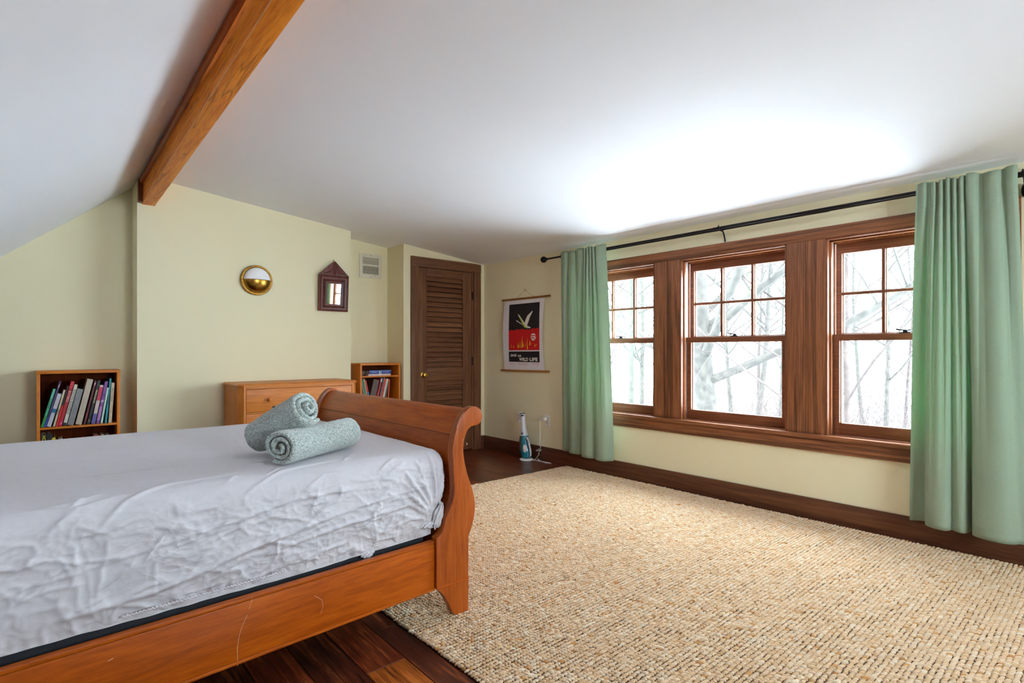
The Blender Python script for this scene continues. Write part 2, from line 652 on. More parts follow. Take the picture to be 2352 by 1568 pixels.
# ------------------------------------------------------------------ room shell
WX = 3.844            # inner face of the window wall
YD, YC, YB = 4.907, 4.97, 5.25     # door wall, chimney breast, recess walls
RX, RZ = 0.60, 2.452  # ridge
LX, FY = -1.72, -2.25  # knee wall, front gable wall


def ceilz(x):
    return 2.095 + 0.11 * (WX - x) if x >= RX else RZ - 0.833 * (RX - x)


def gable(name, x0, x1, y0, y1, label):
    xs = [x0, x1] if not (x0 < RX < x1) else [x0, RX, x1]
    poly = [(x0, -0.12)] + [(x1, -0.12)] + [(x, ceilz(x) + 0.02) for x in reversed(xs)]
    o = MB().prism(poly, 'Y', y0, y1).build(name, M_wall, smooth=False)
    return tag(o, label, 'wall', kind='structure')


gable('wall_back', 0.553, 2.26, YC, 5.40, 'pale yellow chimney breast wall behind the chest of drawers')
gable('wall_back_left', LX - 0.1, 0.553, YB, 5.40, 'pale yellow recessed wall behind the left bookcase')
gable('wall_back_alcove', 2.26, 2.80, YB, 5.40, 'pale yellow alcove wall behind the small bookcase')
# wall with the louvred door: pieces round the opening
w = MB()
DX0, DX1, DZ1 = 2.96, 3.70, 2.005
w.prism([(2.80, -0.12), (DX0, -0.12), (DX0, ceilz(DX0) + 0.02), (2.80, ceilz(2.80) + 0.02)], 'Y', YD, 5.40)
w.prism([(DX1, -0.12), (WX + 0.12, -0.12), (WX + 0.12, ceilz(WX) + 0.01), (DX1, ceilz(DX1) + 0.02)], 'Y', YD, 5.40)
w.prism([(DX0, DZ1), (DX1, DZ1), (DX1, ceilz(DX1) + 0.02), (DX0, ceilz(DX0) + 0.02)], 'Y', YD, 5.40)
tag(w.build('wall_back_door', M_wall, smooth=False), 'pale yellow wall around the dark louvred door', 'wall', kind='structure')
# window wall
WT = 4.02
WZ0, WZ1 = 0.571, 1.842
w = MB()
w.box(WX, WT, FY - 0.15, YD, -0.12, WZ0)
w.box(WX, WT, FY - 0.15, YD, WZ1, 2.11)
edges = [YD] + [e for wy in WIN_Y for e in (wy + 0.4085, wy - 0.4085)] + [FY - 0.15]
for i in range(0, len(edges), 2):
    w.box(WX, WT, edges[i + 1], edges[i], WZ0, WZ1)
tag(w.build('wall_right', M_wall, smooth=False), 'pale yellow wall with the three dark framed windows', 'wall', kind='structure')
w = MB().box(LX - 0.12, LX, FY - 0.15, 5.40, -0.12, ceilz(LX) + 0.05)
tag(w.build('wall_left', M_wall, smooth=False), 'low knee wall under the sloping ceiling', 'wall', kind='structure')
# front gable wall behind the camera with an opening added for fill light
w = MB()
fx0, fx1, fz0, fz1 = 1.25, 2.5, 0.95, 2.05
w.prism([(LX - 0.1, -0.12), (fx0, -0.12), (fx0, ceilz(fx0) + 0.02), (RX, RZ + 0.02), (LX - 0.1, ceilz(LX - 0.1) + 0.02)], 'Y', FY - 0.15, FY)
w.prism([(fx1, -0.12), (WX + 0.1, -0.12), (WX + 0.1, ceilz(WX) + 0.01), (fx1, ceilz(fx1) + 0.02)], 'Y', FY - 0.15, FY)
w.box(fx0, fx1, FY - 0.15, FY, -0.12, fz0)
w.prism([(fx0, fz1), (fx1, fz1), (fx1, ceilz(fx1) + 0.02), (fx0, ceilz(fx0) + 0.02)], 'Y', FY - 0.15, FY)
tag(w.build('wall_front', M_wall, smooth=False), 'pale yellow gable wall opposite the chimney breast', 'wall', kind='structure')

# ceiling: two slopes as slabs
w = MB()
x1 = WX + 0.2
w.add([(RX, FY - 0.3, RZ), (x1, FY - 0.3, ceilz(x1)), (x1, 5.42, ceilz(x1)), (RX, 5.42, RZ),
       (RX, FY - 0.3, RZ + 0.2), (x1, FY - 0.3, ceilz(x1) + 0.2), (x1, 5.42, ceilz(x1) + 0.2), (RX, 5.42, RZ + 0.2)],
      [(0, 3, 2, 1), (4, 5, 6, 7), (0, 1, 5, 4), (1, 2, 6, 5), (2, 3, 7, 6), (3, 0, 4, 7)])
x0 = LX - 0.3
w.add([(x0, FY - 0.3, ceilz(x0)), (RX, FY - 0.3, RZ), (RX, 5.42, RZ), (x0, 5.42, ceilz(x0)),
       (x0, FY - 0.3, ceilz(x0) + 0.25), (RX, FY - 0.3, RZ + 0.2), (RX, 5.42, RZ + 0.2), (x0, 5.42, ceilz(x0) + 0.25)],
      [(0, 3, 2, 1), (4, 5, 6, 7), (0, 1, 5, 4), (1, 2, 6, 5), (2, 3, 7, 6), (3, 0, 4, 7)])
tag(w.build('ceiling', M_ceil, smooth=False), 'white plaster ceiling sloping down on both sides of the beam', 'ceiling', kind='structure')

# floor: sub floor with planks as pieces
fl = MB().box(LX - 0.1, WX + 0.12, FY - 0.15, 5.40, -0.12, -0.022).build('floor', M_knot, smooth=False)
tag(fl, 'dark red brown wide plank floor', 'floor', kind='structure')
PW = 0.152
k0 = int((LX - 1.005) / PW) - 1
xk = 1.003 + k0 * PW
k = k0
while xk < WX:
    a, b = max(xk, LX), min(xk + PW, WX)
    if b - a > 0.01:
        r = random.Random(k * 13 + 5)
        cuts = [FY]
        y = FY + r.uniform(0.8, 2.4)
        if k == -1:
            cuts = [FY, -0.4, 1.745]
            y = 4.1
        while y < 5.2:
            cuts.append(y)
            y += r.uniform(1.4, 2.8)
        cuts.append(5.25)
        for i in range(len(cuts) - 1):
            mat = r.choice([M_floor_dark, M_floor_dark, M_floor_red, M_floor_red])
            if a > 2.2 and r.random() < 0.5: mat = M_floor_red
            if k == -1: mat = (M_floor_dark, M_floor_orange, M_floor_red, M_floor_dark)[min(i, 3)]
            if k == 0: mat = M_floor_dark
            dz = r.uniform(-0.0008, 0)
            bx((0, 0, 0), a + 0.0008, b - 0.0008, cuts[i] + 0.0006, cuts[i + 1] - 0.0006, -0.022, dz).build('plank', mat, fl, bevel=0.0012, bseg=1)
    xk += PW
    k += 1

# baseboards
def baseboard(name, label, *b):
    ax = 'X' if b[1] - b[0] > b[3] - b[2] else 'Y'
    o = bx((0, 0, 0), *b).build(name, W_base(ax), bevel=0.003)
    return tag(o, label, 'baseboard', kind='structure')


baseboard('baseboard_right', 'dark stained baseboard under the windows', WX - 0.02, WX - 0.0005, FY, YD - 0.021, 0.0005, 0.147)
baseboard('baseboard_back', 'dark stained baseboard behind the chest of drawers', 0.553, 2.26, YC - 0.02, YC - 0.0005, 0.0005, 0.147)
baseboard('baseboard_back_left', 'dark stained baseboard behind the left bookcase', LX + 0.021, 0.552, YB - 0.02, YB - 0.0005, 0.0005, 0.147)
baseboard('baseboard_back_door', 'short dark baseboard stub between door casing and corner', 3.786, WX - 0.0005, YD - 0.02, YD - 0.0005, 0.0005, 0.147)
baseboard('baseboard_left', 'dark stained baseboard along the knee wall', LX + 0.0005, LX + 0.02, FY, 5.24, 0.0005, 0.147)

# ------------------------------------------------------------------ ceiling beam
bl = (0.60, 4.97, 0)
beam = thing('ceiling_beam', 'orange varnished wooden beam running under the ceiling ridge', 'beam', bl, kind='structure')
def beamx(y): return 0.031 / 3.24 * (y - 1.73)    # runs very slightly askew
w = MB(bl)
y0, y1 = -2.24, 4.969
vs = []
for y in (y0, y1):
    dx = beamx(y)
    vs += [(0.553 + dx, y, 2.232), (0.635 + dx, y, 2.232), (0.635 + dx, y, 2.447), (0.553 + dx, y, 2.41)]
w.add(vs, [(0, 1, 2, 3), (7, 6, 5, 4), (0, 4, 5, 1), (1, 5, 6, 2), (2, 6, 7, 3), (3, 7, 4, 0)])
w.build('beam_timber', W_beam('Y'), beam, bevel=0.003)
w = MB(bl)
vs = []
for y in (y0, y1 - 0.02):
    dx = beamx(y)
    vs += [(0.534 + dx, y, 2.376), (0.552 + dx, y, 2.372), (0.552 + dx, y, 2.41), (0.528 + dx, y, 2.388)]
w.add(vs, [(0, 1, 2, 3), (7, 6, 5, 4), (0, 4, 5, 1), (1, 5, 6, 2), (2, 6, 7, 3), (3, 7, 4, 0)])
w.build('beam_moulding', W_bed('Y'), beam, bevel=0.002)
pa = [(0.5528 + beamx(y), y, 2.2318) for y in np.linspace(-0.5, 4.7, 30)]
MB(bl).tube(pa, [0.0008 + 0.0006 * abs(math.sin(i * 2.3)) for i in range(30)], 5).build('arris_highlight', M_chip_and_highlight, beam)  # pale tube painting a highlight line along the lower left edge
bx(bl, 0.625, 0.64, 4.70, 4.704, 2.2312, 2.2322).build('nail_slot', M_black, beam)
w = MB(bl).box(0.5545, 0.582, 4.90, 4.9685, 2.24, 2.40)
w.build('beam_end_block', W_trim('Z'), beam, bevel=0.002)

# ------------------------------------------------------------------ windows
def make_window(n, yc, label):
    o = (3.90, yc, WZ0)
    t = thing('window_%d' % n, label, 'window', o, kind='structure')
    h = 0.4085
    ya, yb = yc - h, yc + h
    # jambs, head, sill of the frame
    w = MB(o)
    w.box(WX - 0.018, WT, yb - 0.012, yb, WZ0, WZ1)
    w.box(WX - 0.018, WT, ya, ya + 0.012, WZ0, WZ1)
    w.box(WX - 0.018, WT, ya, yb, WZ1 - 0.012, WZ1)
    w.build('jamb', W_sash('Z'), t, bevel=0.0015)
    w = MB(o)
    w.box(WX + 0.005, WT + 0.03, ya + 0.0125, yb - 0.0125, WZ0 - 0.01, WZ0 + 0.004)
    w.build('sill', W_sash('Y'), t, bevel=0.001)
    # stops in front of the sashes (stepped)
    w = MB(o)
    for s, y in ((1, ya + 0.012), (-1, yb - 0.012)):
        w.box(3.862, 3.882, y, y + s * 0.010, WZ0 + 0.004, WZ1 - 0.012)
        w.box(3.925, 3.935, y, y + s * 0.012, WZ0 + 0.004, WZ1 - 0.012)
    w.box(3.862, 3.882, ya + 0.012, yb - 0.012, WZ1 - 0.024, WZ1 - 0.012)
    w.box(3.925, 3.935, ya + 0.012, yb - 0.012, WZ1 - 0.03, WZ1 - 0.012)
    w.build('stop_bead', W_stop('Z'), t, bevel=0.001)
    w = MB(o)
    for y0_, y1_ in ((ya + 0.0122, ya + 0.0145), (yb - 0.0145, yb - 0.0122)):
        w.box(3.884, 3.923, y0_, y1_, 1.223, WZ1 - 0.014)
    w.build('jamb_liner', M_slatgrey, t)
    # upper sash (outer track)
    us = bx(o, 3.938, 3.972, ya + 0.024, ya + 0.0585, 1.19, 1.815).box(3.938, 3.972, yb - 0.0585, yb - 0.024, 1.19, 1.815) \
        .box(3.938, 3.972, ya + 0.0585, yb - 0.0585, 1.749, 1.815).box(3.938, 3.972, ya + 0.0585, yb - 0.0585, 1.19, 1.227).build('upper_sash', W_sash('Y'), t, bevel=0.0015, fix=False)
    for yy in (-0.119, 0.119):
        bx(o, 3.940, 3.964, yc + yy - 0.0090, yc + yy + 0.0090, 1.227, 1.749).build('muntin', W_sash('Z'), us, bevel=0.002)
    for k in range(3):
        yy = yc + (k - 1) * 0.2335
        bx(o, 3.941, 3.963, yc - 0.35 if k == 0 else (yc - 0.1115 if k == 1 else yc + 0.1265), yc - 0.1265 if k == 0 else (yc + 0.1115 if k == 1 else yc + 0.35), 1.477, 1.495).build('muntin', W_sash('Y'), us, bevel=0.002)
    spans = ((-0.35, -0.1265), (-0.1115, 0.1115), (0.1265, 0.35))
    for a, b in spans:
        for z0, z1 in ((1.227, 1.479), (1.493, 1.749)):
            bx(o, 3.955, 3.958, yc + a, yc + b, z0, z1).build('pane', M_glass, us)
            w = MB(o)   # pale exterior glazing bead of the pane
            for e0, e1 in ((yc + a, yc + a + 0.007), (yc + b - 0.007, yc + b)):
                w.box(3.960, 3.975, e0, e1, z0, z1)
            w.box(3.960, 3.975, yc + a + 0.007, yc + b - 0.007, z0, z0 + 0.006)
            w.build('glazing_bead', M_white, us)
    # lower sash (inner track)
    ls = bx(o, 3.892, 3.924, ya + 0.024, ya + 0.0595, WZ0 + 0.005, 1.222).box(3.892, 3.924, yb - 0.0595, yb - 0.024, WZ0 + 0.005, 1.222) \
        .box(3.892, 3.924, ya + 0.0595, yb - 0.0595, 1.181, 1.222).box(3.892, 3.924, ya + 0.0595, yb - 0.0595, WZ0 + 0.005, 0.651).build('lower_sash', W_sash('Y'), t, bevel=0.0015, fix=False)
    bx(o, 3.908, 3.911, ya + 0.0595, yb - 0.0595, 0.651, 1.181).build('pane', M_glass, ls)
    w = MB(o)
    for e0, e1 in ((ya + 0.0595, ya + 0.0675), (yb - 0.0675, yb - 0.0595)):
        w.box(3.913, 3.926, e0, e1, 0.651, 1.181)
    w.build('glazing_bead', M_white, ls)
    # sash lock
    w = MB(o)
    w.box(3.897, 3.935, yc - 0.028, yc + 0.028, 1.2221, 1.228)
    w.lathe([(0.013, 0), (0.013, 0.012), (0.008, 0.017)], (3.912, yc, 1.228), seg=14)
    w.tube([(3.912, yc, 1.24), (3.905, yc + 0.02, 1.243), (3.900, yc + 0.045, 1.247)], [0.005, 0.004, 0.006], 8)
    w.tube([(3.912, yc, 1.238), (3.918, yc - 0.025, 1.243)], [0.004, 0.003], 8)
    w.build('sash_lock', M_black, t, bevel=0.0008)
    return t


make_window(1, WIN_Y[0], 'double hung window partly behind the narrower far curtain')
make_window(2, WIN_Y[1], 'middle double hung window with six over one panes')
make_window(3, WIN_Y[2], 'double hung window partly behind the near wide curtain')

# window casing
o = (WX - 0.02, 1.96, WZ0)
cs = thing('trim_1', 'dark stained window casing with stool and apron round the three windows', 'window trim', o, kind='structure')
bx(o, WX - 0.021, WX - 0.0002, 0.387, 3.54, WZ1, 1.918).build('head_casing', W_trim('Y'), cs, bevel=0.002)
for a, b in ((3.422, 3.54), (2.4885, 2.605), (2.371, 2.4865), (1.4345, 1.554), (1.313, 1.4325), (0.387, 0.496)):
    bx(o, WX - 0.0195, WX - 0.0002, a, b, 0.5715, WZ1 - 0.0005).build('casing_board', W_trim('Z'), cs, bevel=0.002)
bx(o, WX - 0.046, WX + 0.02, 0.345, 3.58, 0.543, 0.571).build('stool', W_trim('Y'), cs, bevel=0.005)
bx(o, WX - 0.021, WX - 0.0002, 0.387, 3.54, 0.458, 0.5425).build('apron', W_trim('Y'), cs, bevel=0.003)

# window added behind the camera as a source of fill light
o = (fx0, FY - 0.08, fz0)
wt = thing('window_4', 'gable window added for fill light opposite the chimney breast', 'window', o, kind='structure')
w = MB(o)
zt = fz1
w.box(fx0, fx1, FY - 0.10, FY - 0.05, fz0, fz0 + 0.05).box(fx1 - 0.05, fx1, FY - 0.10, FY - 0.05, fz0, zt).box(fx0, fx0 + 0.05, FY - 0.10, FY - 0.05, fz0, zt)
w.box(fx0 + 0.05, fx1 - 0.05, FY - 0.10, FY - 0.05, zt - 0.05, zt).box(1.82, 1.88, FY - 0.10, FY - 0.05, fz0 + 0.05, zt - 0.05)
w.build('frame', W_trim('X'), wt, bevel=0.002)
MB(o).box(fx0, fx1, FY - 0.08, FY - 0.077, fz0, fz1).build('pane', M_glass, wt, smooth=False)

# ------------------------------------------------------------------ louvred door
o = (2.974, YD + 0.04, 0)
dr = thing('door_1', 'dark stained louvred closet door with brass knob', 'door', o, kind='structure')
fy = YD + 0.004
def dbox(name, x0, x1, z0, z1, ax, y0=fy, y1=fy + 0.034, par=dr, **kw):
    return bx(o, x0, x1, y0, y1, z0, z1).build(name, W_door(ax), par, bevel=kw.get('bevel', 0.002))
dbox('stile', 2.978, 3.080, 0.012, 1.988, 'Z')
dbox('stile', 3.549, 3.668, 0.012, 1.988, 'Z')
dbox('rail', 3.0803, 3.5487, 1.905, 1.988, 'X')
dbox('rail', 3.0803, 3.5487, 0.795, 0.937, 'X')
dbox('rail', 3.0803, 3.5487, 0.012, 0.20, 'X')
def louvre(zc):
    w = MB(o)
    poly = [(fy + 0.0030, zc - 0.0215), (fy + 0.0085, zc - 0.0235), (fy + 0.031, zc + 0.024), (fy + 0.0255, zc + 0.0265)]
    w.prism(poly, 'X', 3.082, 3.547)
    w.build('louvre_slat', W_door('X'), dr, bevel=0.001, bseg=1)
for i in range(18):
    louvre(0.937 + (i + 0.5) * (1.905 - 0.937) / 18)
for i in range(11):
    louvre(0.20 + (i + 0.5) * (0.795 - 0.20) / 11)
for z in (0.32, 0.997, 1.73):
    w = MB(o)
    w.tube([(3.677, fy - 0.006, z - 0.045), (3.677, fy - 0.006, z + 0.045)], 0.0065, 10)
    w.box(3.668, 3.69, fy - 0.002, fy + 0.002, z - 0.044, z + 0.044)
    w.build('hinge', M_black, dr, bevel=0.0005)
w = MB(o)
w.lathe([(0.029, 0.0), (0.029, 0.004), (0.024, 0.008), (0.012, 0.011), (0.011, 0.030), (0.020, 0.036), (0.0265, 0.044), (0.0265, 0.058), (0.022, 0.064), (0.019, 0.065)], (3.030, fy, 0.86), '-Y', 28)
w.build('door_knob', M_brassknob, dr)
bx(o, 2.95, 3.71, YD + 0.06, YD + 0.07, -0.01, 2.0).build('closet_back', M_knot, dr)
# door casing
oc = (2.879, YD, 0)
dc = thing('trim_2', 'dark stained casing round the louvred door', 'door trim', oc, kind='structure')
bx(oc, 2.879, 2.973, YD - 0.02, YD - 0.0003, 0.0005, 1.9935).build('casing_board', W_door('Z'), dc, bevel=0.003)
bx(oc, 3.689, 3.784, YD - 0.02, YD - 0.0003, 0.0005, 1.9935).build('casing_board', W_door('Z'), dc, bevel=0.003)
MB(oc).prism([(2.879, 1.994), (3.784, 1.994), (3.784, 2.088), (3.70, 2.094), (2.879, 2.094)], 'Y', YD - 0.022, YD - 0.0003).build('head_casing', W_door('X'), dc, bevel=0.002)
bx(oc, 2.96, 2.975, YD - 0.0002, YD + 0.05, 0.0005, 2.004).box(3.671, 3.70, YD - 0.0002, YD + 0.05, 0.0005, 2.004).box(2.975, 3.671, YD - 0.0002, YD + 0.05, 1.991, 2.004).build('jamb', W_door('Z'), dc)

# ------------------------------------------------------------------ vent
o = (2.602, YB, 1.873)
vt = thing('wall_vent', 'square off white louvred air vent high in the alcove', 'vent', o)
vx0, vx1, vz0, vz1 = 2.477, 2.727, 1.873, 2.123
w = MB(o)
gx0, gx1 = 2.512, 2.692
w.box(vx0, gx0, YB - 0.012, YB - 0.0005, vz0, vz1).box(gx1, vx1, YB - 0.012, YB - 0.0005, vz0, vz1)
w.box(gx0, gx1, YB - 0.012, YB - 0.0005, vz0, 1.912).box(gx0, gx1, YB - 0.012, YB - 0.0005, 2.085, vz1)
w.box(gx0, gx1, YB - 0.012, YB - 0.0005, 1.995, 2.012)
w.build('vent_frame', M_vent, vt, bevel=0.0015, fix=False)
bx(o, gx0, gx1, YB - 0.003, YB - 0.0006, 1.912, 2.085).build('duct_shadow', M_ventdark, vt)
for z0, z1, n in ((1.912, 1.995, 6), (2.012, 2.085, 7)):
    for i in range(n):
        z = z0 + (i + 0.5) * (z1 - z0) / n
        MB(o).prism([(YB - 0.0115, z - 0.0045), (YB - 0.0100, z - 0.0055), (YB - 0.0035, z + 0.0015), (YB - 0.005, z + 0.0035)], 'X', gx0 + 0.0005, gx1 - 0.0005).build('vent_slat', M_vent, vt, smooth=False)
for z in (2.108, 1.884):
    MB(o).sphere((2.602, YB - 0.012, z), 0.004, 8, 6).build('vent_screw', M_ventdark, vt)
bx(o, 2.640, 2.655, YB - 0.0135, YB - 0.0118, 1.897, 1.901).build('damper_tab', M_ventdark, vt)

# ------------------------------------------------------------------ sconce
cxs, czs = 1.402, 1.72
o = (cxs, YC, czs)
sc = thing('wall_sconce', 'round brass wall lamp with white glass upper half', 'lamp', o)
MB(o).lathe([(0.120, 0.0005), (0.129, 0.004), (0.129, 0.022), (0.124, 0.030), (0.112, 0.030), (0.108, 0.024)], (cxs, YC, czs), '-Y', 48, cap=True).build('rim', M_brass, sc)
def dome(z_lo, z_hi, r, dep, mat, name, thick_off):
    w = MB(o)
    nu, nv = 40, 24
    P = np.zeros((nu, nv, 3))
    for i in range(nu):
        a = z_lo + (z_hi - z_lo) * i / (nu - 1)
        for j in range(nv):
            t = (PI / 2) * j / (nv - 1)
            rr = r * math.sin(t)
            P[i, j] = (cxs + rr * math.cos(a), YC - 0.026 - dep * math.cos(t) - thick_off, czs + rr * math.sin(a))
    w.grid(P)
    return w.build(name, mat, sc, fix=False)
dome(0, PI, 0.108, 0.060, M_opal, 'glass_diffuser', 0.0)
# brass lower half shield, slightly proud
dome(PI, 2 * PI, 0.112, 0.068, M_brass, 'brass_shield', 0.002)
w = MB(o)
w.tube([(cxs - 0.112, YC - 0.03, czs), (cxs - 0.085, YC - 0.072, czs), (cxs - 0.04, YC - 0.093, czs), (cxs, YC - 0.097, czs), (cxs + 0.04, YC - 0.093, czs), (cxs + 0.085, YC - 0.072, czs), (cxs + 0.112, YC - 0.03, czs)], 0.0022, 6)
w.build('shield_lip', M_brass, sc)
for a in (0.0, 2.2, PI, 5.3):
    MB(o).sphere((cxs + 0.119 * math.cos(a), YC - 0.031, czs + 0.119 * math.sin(a)), 0.0045, 8, 6).build('screw', M_brass, sc)

# ------------------------------------------------------------------ carved mirror
o = (2.078, YC, 1.487)
mr = thing('wall_mirror', 'small house shaped mirror in carved dark red wood frame', 'mirror', o, (D2R(4.2), 0, 0))
yf = YC - 0.03
xl, xr, xlt, xrt, zb, zs, za = 1.936, 2.217, 1.941, 2.226, 1.487, 1.822, 1.953
mx0, mx1, mz0, mz1 = 2.013, 2.147, 1.556, 1.743
def frame_ring(a, b, y_out, y_in, name, mat=M_mirrorframe):
    # a, b: outer and inner rectangles (x0,x1,z0,z1) as a sloping band
    w = MB(o)
    A = [(a[0], a[2]), (a[1], a[2]), (a[1], a[3]), (a[0], a[3])]
    B = [(b[0], b[2]), (b[1], b[2]), (b[1], b[3]), (b[0], b[3])]
    vs = [(x, y_out, z) for x, z in A] + [(x, y_in, z) for x, z in B] + [(x, YC - 0.001, z) for x, z in A] + [(x, YC - 0.001, z) for x, z in B]
    fs = []
    for i in range(4):
        j = (i + 1) % 4
        fs += [(i, j, 4 + j, 4 + i), (8 + i, i, j, 8 + j)[::-1], (4 + i, 4 + j, 12 + j, 12 + i)]
        fs += [(8 + i, 8 + j, 12 + j, 12 + i)]
    w.add(vs, fs)
    return w.build(name, mat, mr, smooth=False)
steps = 4
for i in range(steps):
    t0, t1 = i / steps, (i + 1) / steps
    L = lambda u, v, t: u + (v - u) * t
    a = (L(xl, mx0, t0), L(xr, mx1, t0), L(zb, mz0, t0), L(zs, mz1, t0))
    b = (L(xl, mx0, t1 - 0.03), L(xr, mx1, t1 - 0.03), L(zb, mz0, t1 - 0.03), L(zs, mz1, t1 - 0.03))
    frame_ring(a, b, yf + 0.004 * (i % 2), yf + 0.006 - 0.003 * (i % 2), 'frame_moulding')
bx(o, xl + 0.01, xr - 0.01, YC - 0.012, YC - 0.0015, zb + 0.01, zs).build('backing_board', M_mirrorframe, mr)
bx(o, mx0 - 0.003, mx1 + 0.003, YC - 0.0175, YC - 0.0125, mz0 - 0.003, mz1 + 0.003).build('mirror_glass', M_mirror, mr, smooth=False)
ped = MB(o).prism([(xl, zs + 0.0005), (xr + 0.003, zs + 0.0005), (2.082, za), (2.074, za)], 'Y', yf, YC - 0.001).build('pediment', M_mirrorframe, mr, bevel=0.003)
w = MB(o)
for s in (-1, 1):
    for k in range(6):
        bx0 = 2.078 + s * (0.012 + k * 0.020)
        w.tube([(bx0, yf - 0.001, zs + 0.012), (bx0 + s * 0.0 + (2.078 - bx0) * 0.0 + s * -0.0, yf - 0.001, zs + 0.012), (2.078 + s * (0.010 + k * 0.004), yf - 0.001, zs + 0.112 - k * 0.014)], 0.0028, 6)
w.tube([(2.078, yf - 0.002, zs + 0.004), (2.078, yf - 0.002, za - 0.012)], 0.005, 8)
w.sphere((2.078, yf - 0.004, zs + 0.012), 0.010, 10, 8)
w.build('carved_rays', M_mirrorframe, ped)
MB(o).tube([(2.070, YC - 0.001, za + 0.004), (2.070, YC - 0.016, za + 0.006), (2.068, YC - 0.018, za + 0.014)], 0.0035, 8).build('brass_nail', M_brassknob, mr)

# ------------------------------------------------------------------ bookcases
M_bcback = wood('bookcase_back', srgb(60, 18, 0), srgb(86, 32, 4), srgb(104, 44, 8), 'Z', 0.7, 1.0, 0.0, 1.0, 0.05, 1.0, 0.0, 0.1)
def bookcase(origin, x0, x1, yf_, yb_, ztop, shelves, th, label):
    t = thing('bookcase', label, 'bookcase', origin)
    o = origin
    bx(o, x0, x1, yf_ - 0.004, yb_, ztop - 0.020, ztop).build('top_board', W_pine('X'), t, bevel=0.0015)
    bx(o, x0 + 0.002, x0 + th, yf_, yb_, 0.0005, ztop - 0.0203).build('side_panel', W_pine('Z'), t, bevel=0.001)
    bx(o, x1 - th, x1 - 0.002, yf_, yb_, 0.0005, ztop - 0.0203).build('side_panel', W_pine('Z'), t, bevel=0.001)
    bx(o, x0 + th + 0.0003, x1 - th - 0.0003, yb_ - 0.008, yb_ - 0.001, 0.06, ztop - 0.0206).build('back_panel', M_bcback, t)
    for z in shelves:
        bx(o, x0 + th + 0.0003, x1 - th - 0.0003, yf_ + 0.003, yb_ - 0.0085, z - 0.015, z).build('shelf', W_pine('X'), t, bevel=0.001)
    bx(o, x0 + th + 0.0003, x1 - th - 0.0003, yf_ + 0.01, yf_ + 0.025, 0.0005, shelves[-1] - 0.0155).build('plinth', W_pine('X'), t)
    return t


LB_Y = 4.985
bookcase((0.215, 5.1, 0), -0.023, 0.452, LB_Y, 5.228, 0.974, [0.580, 0.30, 0.07], 0.021, 'small orange wooden bookcase full of leaning art books at left')
RB_Y = 4.945
bookcase((2.565, 5.08, 0), 2.344, 2.787, RB_Y, 5.225, 0.990, [0.866, 0.60, 0.32, 0.07], 0.021, 'small orange wooden bookcase in the alcove beside the door')

FONT_MATS = {}


def text_mesh(txt, size, mat, parent, loc, rot, sx=1.0, name='lettering', bold=0.0, width=None):
    c = bpy.data.curves.new('lettering', 'FONT')
    c.body = txt
    c.size = size
    c.align_x = 'CENTER'
    c.align_y = 'CENTER'
    c.offset = bold
    c.resolution_u = 2
    tmp = bpy.data.objects.new('tmp_text', c)
    COL.objects.link(tmp)
    dg = bpy.context.evaluated_depsgraph_get()
    me = bpy.data.meshes.new_from_object(tmp.evaluated_get(dg))
    bpy.data.objects.remove(tmp)
    bpy.data.curves.remove(c)
    me.materials.clear()
    me.materials.append(mat)
    if width:
        xs_ = [v.co.x for v in me.vertices]
        sx = width / (max(xs_) - min(xs_))
    o = bpy.data.objects.new(name, me)
    o.location = loc
    o.rotation_euler = rot
    o.scale = (sx, 1, 1)
    o.parent = parent
    COL.objects.link(o)
    return o


_cm = {}


def cmat(c, rough=0.45, noise=0.12, nscale=40):
    k = (c, rough, noise, nscale)
    if k not in _cm:
        _cm[k] = plain('cover_%d_%d_%d' % c, srgb(*c), rough, noise=noise, nscale=nscale)
    return _cm[k]


M_pages = plain('book_pages', srgb(226, 216, 192), 0.9, noise=0.06, nscale=400)


def book(label, x, z, ang, h, t, col, group, depth=0.17, y=LB_Y + 0.012, bands=(), texts=(), yrot=0.0):
    """upright book: x, z of its lower left spine corner, leaning ang degrees to the right, spine facing -Y"""
    th = thing('book', label, 'book', (x, y, z), (0, D2R(ang), yrot), group)
    m = cmat(col)
    w = MB()
    c = 0.0022
    w.box(0, t, 0, c, 0, h).box(0, c, c, depth, 0, h).box(t - c, t, c, depth, 0, h)
    w.build('cover', m, th, bevel=0.0008, bseg=1)
    bx((0, 0, 0), c + 0.0002, t - c - 0.0002, c + 0.0005, depth - 0.004, 0.004, h - 0.004).build('pages', M_pages, th)
    for (z0, z1, bc) in bands:
        bx((0, 0, 0), 0.0003, t - 0.0003, -0.0004, -0.00005, z0 * h, z1 * h).build('spine_band', cmat(bc, 0.5, 0.3, 90), th)
    for (s, zc, size, tc, sx) in texts:
        text_mesh(s, size, cmat(tc, 0.5, 0.0), th, (t / 2, -0.0009, zc * h), (PI / 2, PI / 2, 0), sx, bold=0.0003)
    return th


GL = 'art books leaning on the upper shelf of the left bookcase'
WH = (235, 230, 220)
SH = 0.5805
def lb(label, x, z, ang, h, t, col, **kw):
    # seat the lower right corner on the shelf
    a = D2R(ang)
    zz = SH + t * math.sin(a) + 0.0004
    return book(label, x, zz, ang, h, t * 0.93, col, GL, **kw)


